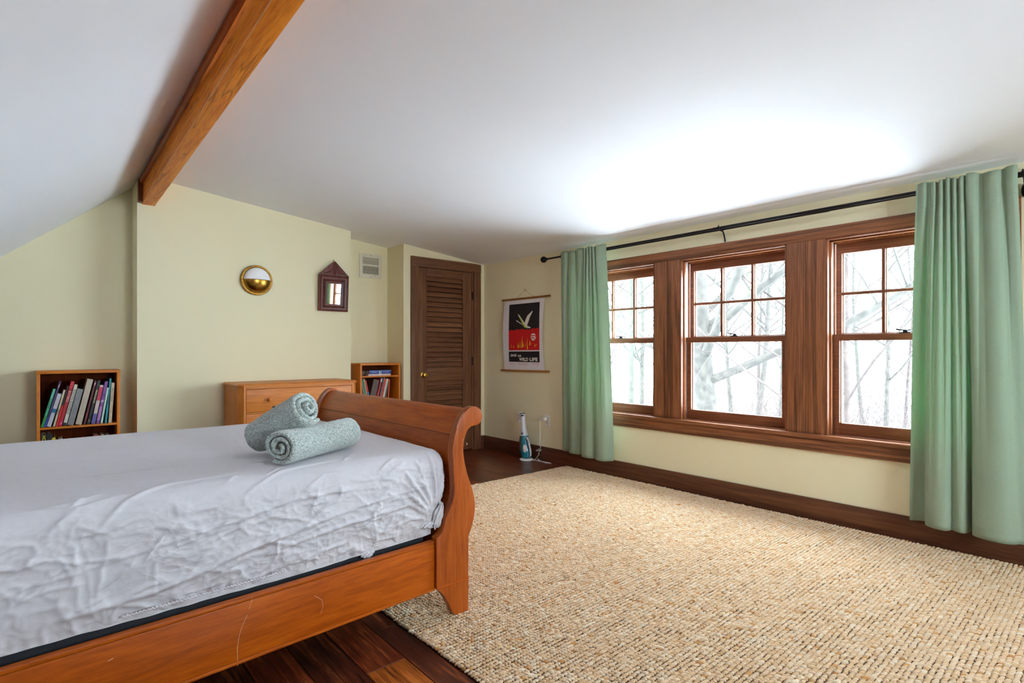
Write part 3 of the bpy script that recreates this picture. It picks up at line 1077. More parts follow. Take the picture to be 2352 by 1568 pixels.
lb('green teal paperback, leftmost and most tilted in the left bookcase', 0.001, 0, 14.2, 0.272, 0.0155, (60, 158, 118), bands=[(0.0, 0.3, (40, 140, 60)), (0.75, 1, (96, 184, 156))], texts=[('NATURE', 0.55, 0.008, (40, 110, 80), 1)])
lb('thin purple and blue paperback beside the green one', 0.0185, 0, 14.8, 0.327, 0.0105, (74, 60, 108), bands=[(0, 0.22, (40, 66, 170)), (0.22, 0.36, (40, 40, 84))], texts=[('REVUE', 0.9, 0.007, WH, 1)])
lb('pale lavender book with small dark blue label on spine', 0.0325, 0, 14.6, 0.236, 0.0240, (190, 186, 198), bands=[(0.42, 0.54, (30, 96, 140))])
lb('narrow cream book leaning against the pale lavender one', 0.0655, 0, 12.9, 0.262, 0.0118, (200, 188, 156), texts=[('EXHIBITION', 0.4, 0.008, (70, 70, 60), 1)])
lb('thin book with black upper and scarlet lower spine', 0.0805, 0, 12.8, 0.288, 0.0110, (214, 26, 26), bands=[(0.52, 1.0, (24, 22, 22))])
lb('dark red book with big pink capitals on the spine', 0.0935, 0, 13.0, 0.322, 0.0210, (166, 16, 34), bands=[(0.84, 1.0, (206, 40, 52)), (0.0, 0.12, (190, 24, 70))], texts=[('BOTERO', 0.66, 0.021, (236, 170, 160), 1), ('*', 0.06, 0.02, (236, 190, 190), 1)])
lb('cream book with large serif capitals and black foot', 0.1185, 0, 12.8, 0.297, 0.0205, (206, 200, 184), bands=[(0, 0.075, (30, 28, 30))], texts=[('EGON SCHIELE', 0.58, 0.021, (96, 92, 84), 1.25)])
lb('wide plain grey book without dust jacket', 0.1435, 0, 12.6, 0.262, 0.0370, (128, 128, 130), texts=[('Picture', 0.62, 0.008, (190, 190, 190), 1)])
lb('tallest thick beige book in the left bookcase', 0.189, 0, 11.9, 0.332, 0.0370, (188, 174, 154))
lb('dark maroon book right of the thick beige one', 0.2335, 0, 11.8, 0.322, 0.0140, (92, 24, 34), texts=[('ARTS', 0.92, 0.009, (230, 200, 200), 1), ('THE MUSEUM', 0.2, 0.007, (190, 90, 90), 1)])
lb('black book with pale gold lettering on spine', 0.2535, 0, 11.6, 0.322, 0.0180, (28, 24, 24), bands=[(0.88, 1, (52, 48, 48))], texts=[('FRANCIS BACON', 0.63, 0.0125, (226, 206, 150), 1), ('ART', 0.08, 0.008, (200, 190, 120), 1)])
lb('white book with red flower above purple foot', 0.279, 0, 10.3, 0.285, 0.0235, (200, 182, 178), bands=[(0.60, 0.95, (194, 52, 84)), (0.0, 0.26, (92, 84, 150))])
lb('violet patterned book with diagonal hatching', 0.3075, 0, 9.8, 0.311, 0.0190, (128, 74, 146), bands=[(0.08, 0.4, (168, 122, 180)), (0.5, 0.56, (190, 160, 200)), (0.65, 0.7, (96, 50, 116))])
lb('pale mint short thin book beside the violet one', 0.3325, 0, 8.6, 0.264, 0.0130, (176, 206, 194))
lb('tall thin teal book near the right side panel', 0.3580, 0, 5.2, 0.330, 0.0125, (34, 138, 142), bands=[(0.4, 0.75, (24, 104, 116))])
lb('beige book, rightmost and most upright in the left bookcase', 0.380, 0, 3.6, 0.298, 0.0205, (196, 174, 146), texts=[('MARCEL DUCHAMP', 0.7, 0.011, (130, 112, 92), 1), ('STUDIES', 0.3, 0.008, (196, 132, 84), 1)])
# lower shelf of the left bookcase
SH2 = 0.3005
G2 = 'books on the lower shelf of the left bookcase'
book('black book with yellow capitals on the lower left shelf', 0.0005, SH2, 0, 0.233, 0.0330, (22, 20, 20), G2, texts=[('HOT', 0.84, 0.026, (226, 220, 40), 1)])
book('plain black book right of the one with yellow capitals', 0.0345, SH2, 0, 0.235, 0.0270, (30, 27, 28), G2)
book('yellow book leaning left on the lower shelf', 0.098, SH2, -13, 0.205, 0.026, (206, 186, 56), G2)
book('white booklet with blue mark leaning on lower shelf', 0.150, SH2, -16, 0.196, 0.020, (208, 206, 204), G2, bands=[(0.86, 0.95, (40, 70, 130))])
book('red book at the right of the lower shelf', 0.275, SH2 + 0.004, 6, 0.194, 0.034, (150, 44, 44), G2, bands=[(0.85, 1.0, (196, 90, 80))])
book('brown cream paperback at the right of the lower shelf', 0.326, SH2 + 0.0015, 3, 0.198, 0.020, (160, 140, 112), G2)
book('dull brown book nearest the right side panel below', 0.360, SH2 + 0.001, 2, 0.190, 0.024, (112, 80, 56), G2)

# right bookcase, shelf with leaning books
G3 = 'books leaning in the alcove bookcase'
SH3 = 0.6005
def rb(label, xt, zt, xb, zb_, t, col, **kw):
    """left edge of the spine passes (xb,zb_) and (xt,zt = top)"""
    ang = math.atan2(xt - xb, zt - zb_)
    zlow = SH3 + 0.0004 + (t * math.sin(ang) if ang > 0 else 0)
    x = xb + (xt - xb) * (zlow - zb_) / (zt - zb_)
    h = (zt - zlow) / math.cos(ang)
    return book(label, x, zlow, math.degrees(ang), h, t, col, G3, y=RB_Y + 0.012, **kw)


rb('thin white booklet, leftmost in the alcove bookcase', 2.3665, 0.815, 2.3850, 0.705, 0.0040, (206, 206, 204))
rb('green teal book leaning left in the alcove bookcase', 2.3710, 0.831, 2.3930, 0.702, 0.0130, (24, 136, 108))
rb('cream book leaning left beside the green teal one', 2.3850, 0.841, 2.4110, 0.698, 0.0110, (206, 176, 130))
rb('red book with bright blue foot leaning left', 2.3990, 0.824, 2.4260, 0.697, 0.0160, (190, 48, 40), bands=[(0, 0.46, (30, 142, 200))])
rb('large dark brown folder leaning right in the alcove bookcase', 2.4960, 0.835, 2.4620, 0.694, 0.0620, (92, 68, 60))
rb('red book with whitish head beside the brown folder', 2.5730, 0.838, 2.5330, 0.683, 0.0190, (176, 40, 34), bands=[(0.86, 1, (190, 180, 170))])
rb('black book behind a thin white spine edge', 2.5960, 0.838, 2.5560, 0.678, 0.0120, (24, 26, 34))
rb('thin tall pale grey booklet between black and orange', 2.6100, 0.847, 2.5690, 0.678, 0.0040, (190, 190, 200))
rb('orange red paperback with dark marks', 2.6170, 0.834, 2.5765, 0.677, 0.0170, (208, 66, 24), bands=[(0.1, 0.14, (120, 30, 14)), (0.5, 0.54, (120, 30, 14))])
rb('white book with black drop mark at the foot', 2.6370, 0.835, 2.5970, 0.670, 0.0210, (206, 196, 192), bands=[(0.04, 0.3, (205, 200, 200))])
rb('dark olive thin book partly behind the white one', 2.6500, 0.815, 2.6250, 0.665, 0.0100, (78, 80, 60))
rb('orange book standing almost upright on the right', 2.6600, 0.825, 2.6510, 0.660, 0.0130, (206, 84, 30))
# blue book lying flat on a thin pale one
t = thing('book', 'thick blue book lying flat on the top alcove shelf', 'book', (2.565, RB_Y + 0.10, 0.8835), (0, 0, D2R(1.5)), 'flat books on the top alcove shelf')
w = MB((0, 0, 0)); w.box(-0.122, 0.122, -0.085, 0.085, 0, 0.0025).box(-0.122, 0.122, -0.085, 0.085, 0.0325, 0.035).box(-0.122, 0.122, -0.0875, -0.085, 0, 0.035)
w.build('cover', cmat((40, 58, 142)), t, bevel=0.001)
bx((0, 0, 0), -0.118, 0.118, -0.0845, 0.081, 0.0027, 0.0323).build('pages', M_pages, t)
bx((0, 0, 0), -0.122, 0.121, -0.0879, -0.0876, 0.027, 0.0345).build('spine_band', cmat((104, 150, 206)), t)
bx((0, 0, 0), -0.017, 0.012, -0.0881, -0.0877, 0.001, 0.034).build('spine_picture', cmat((150, 176, 200), 0.5, 0.5, 60), t)
text_mesh('New Dictionary', 0.0115, cmat(WH, 0.5, 0.0), t, (-0.066, -0.0884, 0.017), (PI / 2, 0, 0), 0.9)
text_mesh('opera complete', 0.0115, cmat(WH, 0.5, 0.0), t, (0.062, -0.0884, 0.017), (PI / 2, 0, 0), 0.9)
t = thing('book', 'thin pale book under the thick blue one', 'book', (2.557, RB_Y + 0.095, 0.8665), (0, 0, 0), 'flat books on the top alcove shelf')
w = MB(); w.box(-0.122, 0.122, -0.085, 0.085, 0.0003, 0.002).box(-0.122, 0.122, -0.085, 0.085, 0.0145, 0.0165).box(-0.122, 0.122, -0.087, -0.085, 0, 0.0165)
w.build('cover', cmat((214, 196, 190)), t, bevel=0.0006)
bx((0, 0, 0), -0.119, 0.119, -0.0845, 0.082, 0.0022, 0.0143).build('pages', M_pages, t)
t = thing('book', 'dark brown book lying behind the thick blue one', 'book', (2.402, RB_Y + 0.165, 0.8665), (0, 0, 0), 'flat books on the top alcove shelf')
w = MB(); w.box(-0.035, 0.036, -0.10, 0.09, 0, 0.003).box(-0.035, 0.036, -0.10, 0.09, 0.047, 0.05).box(-0.035, 0.036, -0.1025, -0.10, 0, 0.05)
w.build('cover', cmat((66, 44, 32)), t, bevel=0.001)
bx((0, 0, 0), -0.032, 0.032, -0.0995, 0.087, 0.0032, 0.0468).build('pages', M_pages, t)

# ------------------------------------------------------------------ chest of drawers
o = (1.64, 4.73, 0)
ds = thing('chest_of_drawers', 'honey coloured wooden chest of drawers against the chimney breast', 'chest of drawers', o)
xa, xb, ya, yb, zt = 1.150, 2.112, 4.512, 4.962, 0.834
c = 0.034
def octo(xa, xb, ya, yb, c): return [(xa + c, ya), (xb - c, ya), (xb, ya + c), (xb, yb), (xa, yb), (xa, ya + c)]
w = MB(o)
# carcass sides, back and corner posts (front left open for the drawers)
w.box(xa, xa + 0.018, ya + c + 0.004, yb, 0.05, zt).box(xb - 0.018, xb, ya + c + 0.004, yb, 0.05, zt).box(xa + 0.018, xb - 0.018, yb - 0.01, yb, 0.05, zt)
w.build('carcass', W_dres('Z'), ds, bevel=0.001)
MB(o).prism([(xa, ya + c), (xa + c, ya), (xa + c + 0.014, ya), (xa + c + 0.014, ya + c + 0.004), (xa, ya + c + 0.004)], 'Z', 0.0005, zt - 0.0002).build('corner_post', W_dres('Z'), ds, bevel=0.001)
MB(o).prism([(xb - c, ya), (xb, ya + c), (xb, ya + c + 0.004), (xb - c - 0.014, ya + c + 0.004), (xb - c - 0.014, ya)], 'Z', 0.0005, zt - 0.0002).build('corner_post', W_dres('Z'), ds, bevel=0.001)
tp = MB(o)
A = octo(xa - 0.008, xb + 0.008, ya - 0.012, yb, 0.036)
B = octo(xa + 0.004, xb - 0.004, ya + 0.002, yb, 0.034)
n = len(A)
vs = [(x, y, zt) for x, y in A] + [(x, y, zt + 0.012) for x, y in A] + [(x, y, zt + 0.022) for x, y in B]
fs = [tuple(range(n))[::-1], tuple(range(2 * n, 3 * n))]
for i in range(n):
    j = (i + 1) % n
    fs += [(i, j, n + j, n + i), (n + i, n + j, 2 * n + j, 2 * n + i)]
tp.add(vs, fs).build('top', W_dres('X'), ds, smooth=False)
dx0, dx1 = xa + c + 0.0145, xb - c - 0.0145
zs_ = [(0.637, 0.812), (0.430, 0.622), (0.225, 0.415), (0.085, 0.210)]
w = MB(o)
prev = zt - 0.0002
for z0, z1 in zs_:
    w.box(dx0, dx1, ya, ya + 0.02, z1 + 0.0025, prev)
    prev = z0 - 0.0025
w.box(dx0, dx1, ya, ya + 0.02, 0.05, prev)
w.build('front_rail', W_dres('X'), ds, bevel=0.0008)
for i, (z0, z1) in enumerate(zs_):
    d = bx(o, dx0 + 0.0025, dx1 - 0.0025, ya + 0.0015, ya + 0.018, z0, z1).build('drawer_front', W_dres('X'), ds, bevel=0.002)
    for kx in (1.372, 1.890):
        MB(o).lathe([(0.008, 0), (0.008, 0.008), (0.013, 0.014), (0.0165, 0.021), (0.015, 0.028), (0.009, 0.032)], (kx, ya + 0.0012, (z0 + z1) / 2 + 0.004), '-Y', 20).build('knob', W_dres('Y'), d)
    if i == 0:
        MB(o).lathe([(0.0125, 0.0), (0.0125, 0.0006)], (1.405, ya + 0.0012, 0.664), '-Y', 18).build('wood_knot', M_knot, d)

# ------------------------------------------------------------------ poster
PX_ = 3.836
o = (PX_, 4.2, 0.9)
ps = thing('hanging_poster', 'black red and white bird poster hanging from wooden sticks', 'poster', o)
def PP(x, y, off=0.0):
    """zoom-crop coordinates of the poster to the wall plane; the paper bellies out a little towards the room"""
    p = onX(1140 + 0.1403 * x, 650 + 0.1403 * y, PX_)
    t = min(max((p.z - 0.91) / 0.75, 0), 1)
    s = (p.y - 4.2) / 0.32
    bulge = 0.012 * math.sin(PI * t) * (0.4 + abs(s) ** 2 * 0.9)
    return Vector((PX_ - 0.004 - bulge - off, p.y, p.z))
NU, NV = 14, 24
P = np.zeros((NU, NV, 3))
for i in range(NU):
    for j in range(NV):
        u = i / (NU - 1); v = j / (NV - 1)
        xl_ = 140 - 8 * math.sin(PI * v); xr_ = 800 - 26 * math.sin(PI * v) + (-10 if v > 0.5 else 0) * 0
        ytop = 300 + (238 - 300) * u; ybot = 1412 + (1425 - 1412) * u
        P[i, j] = PP(xl_ + (xr_ - xl_) * u, ytop + (ybot - ytop) * v)
paper = MB(o).grid(P).build('paper', M_paper, ps, fix=False)
def ink(pts, mat, off=0.0012, name='print', sub=1):
    w = MB(o)
    w.add([PP(x, y, off) for x, y in pts], [tuple(range(len(pts)))])
    return w.build(name, mat, paper, smooth=False, fix=False)
def inkgrid(x0, x1, ytl, ytr, ybl, ybr, mat, off, name='print_field', top=None):
    P = np.zeros((24, 16, 3))
    for i in range(24):
        for j in range(16):
            u = i / 23; v = j / 15
            yt = ytl + (ytr - ytl) * u + (top(u) if top else 0); yb_ = ybl + (ybr - ybl) * u
            P[i, j] = PP(x0 + (x1 - x0) * u, yt + (yb_ - yt) * v, off)
    return MB(o).grid(P).build(name, mat, paper, fix=False)
inkgrid(222, 719, 356, 308, 800, 770, M_inkblack, 0.0008)
inkgrid(222, 722, 785, 742, 1100, 1096, M_inkred, 0.0012, top=lambda u: -6 + 12 * math.sin(u * 60) * math.sin(u * 23) - 20 * math.sin(PI * u) * 0.4 + (14 if 0.5 < u < 0.72 else 0))
inkgrid(220, 720, 1120, 1115, 1286, 1296, M_inkblack, 0.0012)
ink([(340, 612), (352, 608), (364, 622), (443, 676), (438, 684), (352, 630), (336, 620)], M_inkwhite, 0.0016)
ink([(360, 505), (378, 515), (412, 560), (472, 650), (520, 700), (575, 722), (560, 742), (530, 728), (512, 742), (480, 730), (450, 700), (415, 620), (385, 560)], M_inkwhite, 0.0016)
ink([(385, 560), (415, 620), (450, 700), (480, 730), (512, 742), (522, 725), (490, 712), (460, 670), (430, 610), (400, 560)], M_inkgreen, 0.0020)
ink([(472, 660), (492, 590), (520, 530), (600, 452), (606, 462), (560, 560), (548, 600), (516, 690), (498, 690)], M_inkwhite, 0.0018)
import itertools
sun = []
for k in range(20):
    a = 2 * PI * k / 20
    sun.append((620 + 44 * math.cos(a), 882 + 60 * math.sin(a)))
ink(sun, M_inkwhite, 0.0018)
ink([(580, 858), (625, 848), (664, 862), (662, 876), (630, 866), (585, 872)], M_inkred, 0.0022)
ink([(575, 892), (610, 884), (648, 896), (630, 906), (600, 900), (578, 904)], M_inkred, 0.0022)
ink([(622, 924), (660, 908), (655, 920), (626, 930)], M_inkred, 0.0022)
for fx, fyb, fh, fw, m in ((262, 1055, 60, 14, M_inkgreen), (295, 1062, 50, 12, M_inkyellow), (372, 1062, 95, 26, M_inkyellow), (402, 1060, 120, 16, M_inkgreen), (436, 1060, 195, 24, M_inkyellow), (456, 1040, 90, 14, M_inkyellow), (490, 1035, 60, 10, M_inkgreen), (520, 1088, 205, 16, M_inkyellow), (560, 1022, 100, 20, M_inkyellow), (578, 1005, 60, 8, M_inkyellow), (645, 1045, 62, 20, M_inkyellow), (672, 1025, 42, 9, M_inkyellow)):
    ink([(fx - fw / 2, fyb - 8), (fx - fw * 0.3, fyb - fh * 0.45), (fx, fyb - fh), (fx + fw * 0.2, fyb - fh * 0.5), (fx + fw / 2, fyb - 14), (fx, fyb)], m, 0.0018)
def ptext(s, x0, x1, y, size, mat, bold=0.004):
    a, b = PP(x0, y, 0.003), PP(x1, y, 0.003)
    p = (a + b) / 2
    p.x = min(a.x, b.x)
    text_mesh(s, size, mat, paper, tuple(p - Vector(o)), (PI / 2, 0, -PI / 2), 1, bold=bold, width=abs(a.y - b.y))
ptext('SAVE', 248, 344, 1184, 0.036, M_inkwhite, 0.0012)
ptext('OUR', 360, 420, 1192, 0.026, M_inkwhite, 0.0010)
ptext('WILD', 385, 535, 1250, 0.048, M_inkwhite, 0.0016)
ptext('LIFE', 556, 688, 1250, 0.048, M_inkwhite, 0.0016)
M_inkpink = plain('ink_pink', srgb(206, 110, 120), 0.6)
for x0_, x1_ in ((226, 312), (372, 528), (606, 712)):
    ptext('Alaska Coalition', x0_, x1_, 1316, 0.010, M_inkpink, 0.0)
    ptext('Alaska Habitat', x0_ + 2, x1_ - 6, 1333, 0.010, M_inkpink, 0.0)
def stick(x0, y0, x1, y1, hh):
    a = onX(1140 + 0.1403 * x0, 650 + 0.1403 * y0, PX_ - 0.006); b = onX(1140 + 0.1403 * x1, 650 + 0.1403 * y1, PX_ - 0.006)
    w = MB(o)
    vs = []
    for p in (a, b):
        vs += [(PX_ - 0.014, p.y, p.z - hh), (PX_ - 0.0015, p.y, p.z - hh), (PX_ - 0.0015, p.y, p.z + hh), (PX_ - 0.014, p.y, p.z + hh)]
    w.add(vs, [(0, 1, 2, 3), (7, 6, 5, 4), (0, 4, 5, 1), (1, 5, 6, 2), (2, 6, 7, 3), (3, 7, 4, 0)])
    w.build('wooden_stick', M_stick, ps, bevel=0.0015)
stick(100, 289, 884, 204, 0.0095)
stick(80, 1424, 868, 1450, 0.0095)
q = [onX(1140 + 0.1403 * x, 650 + 0.1403 * y, PX_ - 0.006) for x, y in ((318, 262), (468, 118), (636, 228))]
MB(o).tube(q, 0.0012, 6).build('string', M_string, ps)
MB(o).tube([q[1] + Vector((0.012, 0, 0.0)), q[1] + Vector((-0.004, 0, 0.004)), q[1] + Vector((-0.006, 0.002, 0.020))], 0.0022, 6).build('nail', M_black, ps)

# ------------------------------------------------------------------ outlets
def outlet(yc, zc, label):
    o = (WX, yc, zc)
    t = thing('wall_outlet', label, 'outlet', o)
    bx(o, WX - 0.007, WX - 0.0005, yc - 0.037, yc + 0.037, zc - 0.058, zc + 0.058).build('cover_plate', M_white, t, bevel=0.003)
    bx(o, WX - 0.0095, WX - 0.0065, yc - 0.018, yc + 0.018, zc - 0.034, zc + 0.034).build('socket_face', M_slatgrey, t, bevel=0.001)
    w = MB(o)
    for dz in (-0.018, 0.018):
        for dy in (-0.0065, 0.0065):
            w.box(WX - 0.0100, WX - 0.0094, yc + dy - 0.001, yc + dy + 0.001, zc + dz - 0.004, zc + dz + 0.004)
    w.build('slot', M_ventdark, t, smooth=False)
    return t


outlet(3.873, 0.412, 'white wall outlet with the charger plugged in, beside the far curtain')
outlet(4.285, 0.412, 'white wall outlet half hidden behind the handheld vacuum')
o = (WX - 0.01, 3.89, 0.435)
pl = thing('power_adapter', 'white power adapter plugged into the wall outlet, cable hanging', 'charger', o)
w = MB(o); w.box(WX - 0.052, WX - 0.0102, 3.872, 3.905, 0.415, 0.447)
w.build('adapter_body', M_white, pl, bevel=0.004)
cb = [(WX - 0.050, 3.895, 0.430), (WX - 0.062, 3.915, 0.428), (WX - 0.05, 3.945, 0.415), (WX - 0.028, 3.955, 0.37), (WX - 0.026, 3.956, 0.31), (WX - 0.026, 3.955, 0.24), (WX - 0.03, 3.96, 0.165)]
fx_ = [(3.812, 3.940, 0.138), (3.808, 3.965, 0.118), (3.800, 3.997, 0.098), (3.80, 3.96, 0.108), (3.802, 3.92, 0.12), (3.80, 3.95, 0.095), (3.798, 3.955, 0.065), (3.795, 3.975, 0.04), (3.79, 4.0, 0.012), (3.775, 4.03, 0.0045), (3.785, 3.985, 0.0045),
       (3.79, 3.93, 0.006), (3.80, 3.86, 0.006), (3.805, 3.79, 0.006), (3.785, 3.80, 0.0045), (3.775, 3.85, 0.0045), (3.785, 3.90, 0.007), (3.79, 3.955, 0.012), (3.80, 3.97, 0.02), (3.795, 3.94, 0.012), (3.785, 3.88, 0.008), (3.79, 3.82, 0.008), (3.795, 3.78, 0.005)]
def smooth_path(pts, n=6):
    pts = [Vector(p) for p in pts]
    out = []
    for i in range(len(pts) - 1):
        p0, p1, p2, p3 = pts[max(i - 1, 0)], pts[i], pts[i + 1], pts[min(i + 2, len(pts) - 1)]
        for k in range(n):
            t = k / n
            out.append(0.5 * ((2 * p1) + (p2 - p0) * t + (2 * p0 - 5 * p1 + 4 * p2 - p3) * t * t + (3 * p1 - p0 - 3 * p2 + p3) * t ** 3))
    out.append(pts[-1])
    return out
MB(o).tube(smooth_path(cb + fx_ + [(3.78, 3.97, 0.005), (3.765, 4.02, 0.006)]), 0.0026, 6).build('cable', M_white, pl)

# ------------------------------------------------------------------ handheld vacuum on its charging base
o = (3.745, 4.082, 0.0)
vb = thing('charging_base', 'round white charging base under the handheld vacuum', 'charger base', (o[0], o[1], 0.0))
MB().lathe([(0.067, 0.0008), (0.070, 0.005), (0.069, 0.011), (0.060, 0.017), (0.035, 0.020)], (0, 0, 0), 'Z', 36).build('base_plate', M_white, vb)
vac = thing('handheld_vacuum', 'white and teal cordless handheld vacuum standing on its nose up', 'vacuum', (3.745, 4.082, 0.020), (0, 0, 0))
vac.rotation_euler = Euler((D2R(-6.5), 0, 0))
M_teal = plain('teal_plastic', srgb(22, 128, 150), 0.25, noise=0.03, coat=0.3)
M_smoke = plain('smoked_plastic', srgb(70, 62, 56), 0.15, coat=0.4)
M_wplas = plain('pale_plastic', srgb(206, 208, 216), 0.3)
M_grey = plain('grey_plastic', srgb(120, 118, 122), 0.4)
def oval_loft(secs, seg=24):
    """secs: (z, cy, cx, ry, rx)"""
    P = np.zeros((seg, len(secs), 3))
    for j, (z, cy, cx, ry, rx) in enumerate(secs):
        for i in range(seg):
            a = 2 * PI * i / seg
            P[i, j] = (cx + rx * math.cos(a), cy + ry * math.sin(a), z)
    w = MB(); w.grid(P, closed_u=True)
    w.f.append(tuple(i * len(secs) for i in range(seg)))
    w.f.append(tuple(i * len(secs) + len(secs) - 1 for i in range(seg)))
    return w
# the rear bowl and motor body (bottom), then the long white nozzle (top); +local Y is away from the camera
oval_loft([(0.002, 0, 0, 0.032, 0.035), (0.012, 0, 0, 0.050, 0.045), (0.045, 0, 0, 0.060, 0.052), (0.085, 0.003, 0, 0.060, 0.053), (0.13, 0.004, 0, 0.052, 0.049), (0.18, 0.004, 0, 0.042, 0.043), (0.225, 0.004, 0, 0.036, 0.038)]).build('motor_body', M_teal, vac)
oval_loft([(0.075, 0.026, -0.012, 0.040, 0.046), (0.13, 0.028, -0.010, 0.034, 0.044), (0.18, 0.026, -0.008, 0.028, 0.040), (0.226, 0.020, -0.006, 0.027, 0.037)]).build('dust_bowl', M_smoke, vac)
oval_loft([(0.227, 0.006, 0, 0.040, 0.041), (0.245, 0.006, 0, 0.037, 0.038), (0.30, 0.006, 0, 0.027, 0.028), (0.40, 0.006, 0, 0.023, 0.023), (0.435, 0.006, 0, 0.025, 0.024), (0.448, 0.006, 0, 0.025, 0.022)]).build('nozzle', M_wplas, vac)
oval_loft([(0.4485, 0.008, 0, 0.027, 0.024), (0.458, 0.008, 0, 0.027, 0.024)]).build('nozzle_lip', M_smoke, vac)
MB().box(-0.0262, -0.010, -0.020, 0.002, 0.425, 0.440).build('latch', M_smoke, vac, bevel=0.001)
MB().box(-0.040, -0.028, -0.014, 0.008, 0.240, 0.262).build('release_button', M_grey, vac, bevel=0.002)
# handle loop on the side facing the room
def vw(fr, rt, z):   # towards the room, sideways, up
    return (-0.656 * fr + 0.754 * rt, -0.754 * fr - 0.656 * rt, z)
hp = smooth_path([vw(0.030, 0.012, 0.208), vw(0.054, 0.024, 0.198), vw(0.064, 0.034, 0.155), vw(0.066, 0.043, 0.100), vw(0.060, 0.046, 0.050), vw(0.046, 0.042, 0.022)], 5)
MB().tube(hp, 0.0105, 12).build('handle', M_wplas, vac)
MB().sphere(vw(0.070, 0.028, 0.182), 0.006, 10, 8).sphere(vw(0.074, 0.034, 0.158), 0.006, 10, 8).build('switch', M_grey, vac)
MB().sphere(vw(0.036, -0.006, 0.095), 0.040, 20, 14, (0.62, 0.62, 1.25)).build('side_panel', M_slatgrey, vac)

# ------------------------------------------------------------------ curtain rods
o = (3.76, 2.1, 2.02)
rd = thing('curtain_rod', 'double black metal curtain rod above the windows', 'curtain rod', o)
w = MB(o)
w.tube([(3.74, 3.80, 2.012), (3.74, 2.02, 2.012)], 0.0085, 14)
w.tube([(3.74, 2.04, 2.012), (3.74, 0.34, 2.012)], 0.0100, 14)
w.build('front_rod', M_black, rd)
w = MB(o)
w.tube([(3.795, 3.60, 2.012), (3.795, 1.28, 2.012)], 0.0085, 14)
w.tube([(3.795, 1.30, 2.012), (3.795, 0.36, 2.012)], 0.0060, 14)
w.build('rear_rod', M_black, rd)
w = MB(o)
w.lathe([(0.010, -0.03), (0.015, -0.022), (0.010, -0.012), (0.020, -0.004)], (3.74, 3.803, 2.012), 'Y', 20)
w.sphere((3.74, 3.825, 2.012), 0.031, 24, 16)
w.build('finial', M_black, rd)
w = MB(o)
for k in range(5):
    w.lathe([(0.014, -0.004), (0.024, 0), (0.014, 0.004)], (3.74, 0.335 - k * 0.014, 2.012), 'Y', 20)
w.sphere((3.74, 0.262, 2.012), 0.022, 16, 12)
w.build('finial', M_black, rd)
for yy in (3.59, 2.0, 0.372):
    w = MB(o)
    w.tube(smooth_path([(WX - 0.002, yy, 1.925), (WX - 0.010, yy, 1.95), (3.815, yy, 1.985), (3.80, yy, 1.998), (3.745, yy, 2.000)]), [0.0055] * 25, 8)
    w.lathe([(0.0105, -0.006), (0.0135, -0.006), (0.0135, 0.006), (0.0105, 0.006)], (3.74, yy, 2.012), 'Y', 16, cap=False)
    w.lathe([(0.0090, -0.006), (0.0120, -0.006), (0.0120, 0.006), (0.0090, 0.006)], (3.795, yy, 2.012), 'Y', 16, cap=False)
    w.tube([(3.742, yy, 2.024), (3.742, yy, 2.034)], 0.004, 8)
    if yy != 2.0:
        w.sphere((WX - 0.012, yy, 1.945), 0.016, 12, 10, (0.7, 1, 2.2))
    w.build('bracket', M_black, rd, bevel=0.0006)


# ------------------------------------------------------------------ curtains
def curtain(label, top, bot, ztop, zbot, group, name='curtain', hem_y=None):
    """top, bot: lists of (y, x) control points of the cloth line at the header and at the hem, same count"""
    t = thing(name, label, 'curtain', (3.74, sum(p[0] for p in top) / len(top), zbot), group=group)
    o = t.location
    def dense(pts, n):
        P = smooth_path([(p[1], p[0], 0) for p in pts], n)
        return np.array([(p.x, p.y) for p in P])
    n = 8
    T, B = dense(top, n), dense(bot, n)
    T[:, 0] = np.minimum(3.727 - (3.727 - T[:, 0]) * 1.1, 3.727)
    nv = 70
    P = np.zeros((len(T), nv, 3))
    vv = np.linspace(0, 1, nv)
    nu = len(T)
    ui = np.linspace(0, 1, nu)
    for j, v in enumerate(vv):
        k = max(0.0, (v - 0.055) / 0.945) ** 0.75
        k = min(1, k * 1.05)
        xy = T * (1 - k) + B * k
        z = ztop + (zbot - ztop) * v
        amp = math.exp(-((v - 0.065) / 0.02) ** 2)      # tuck of the rod pocket seam
        P[:, j, 0] = xy[:, 0] + 0.0025 * vnoise(ui * 8, np.full(nu, v * 1.2), 5) * min(1, v * 4) + amp * 0.003
        P[:, j, 1] = xy[:, 1] + 0.0025 * vnoise(ui * 6, np.full(nu, v * 1.0), 9) * min(1, v * 4)
        P[:, j, 2] = z + (0.006 * np.sin(ui * 21) if v < 0.02 else 0) * (1 - v)
    w = MB(o); w.grid(P)
    c = w.build('cloth', M_curtain, t, fix=False, angle=80)
    md = c.modifiers.new('thickness', 'SOLIDIFY'); md.thickness = 0.0012; md.offset = 0
    # hem and header seam lines
    for jj, nm in ((2, 'hem'), (4, 'header_stitching')):
        j = nv - 1 - jj if nm == 'hem' else 5
        pth = [Vector(P[i, j]) + Vector((-0.0012, 0, 0)) for i in range(0, nu, 2)]
        MB(o).tube(pth, 0.0009, 4).build(nm, M_curtain, t)
    return t


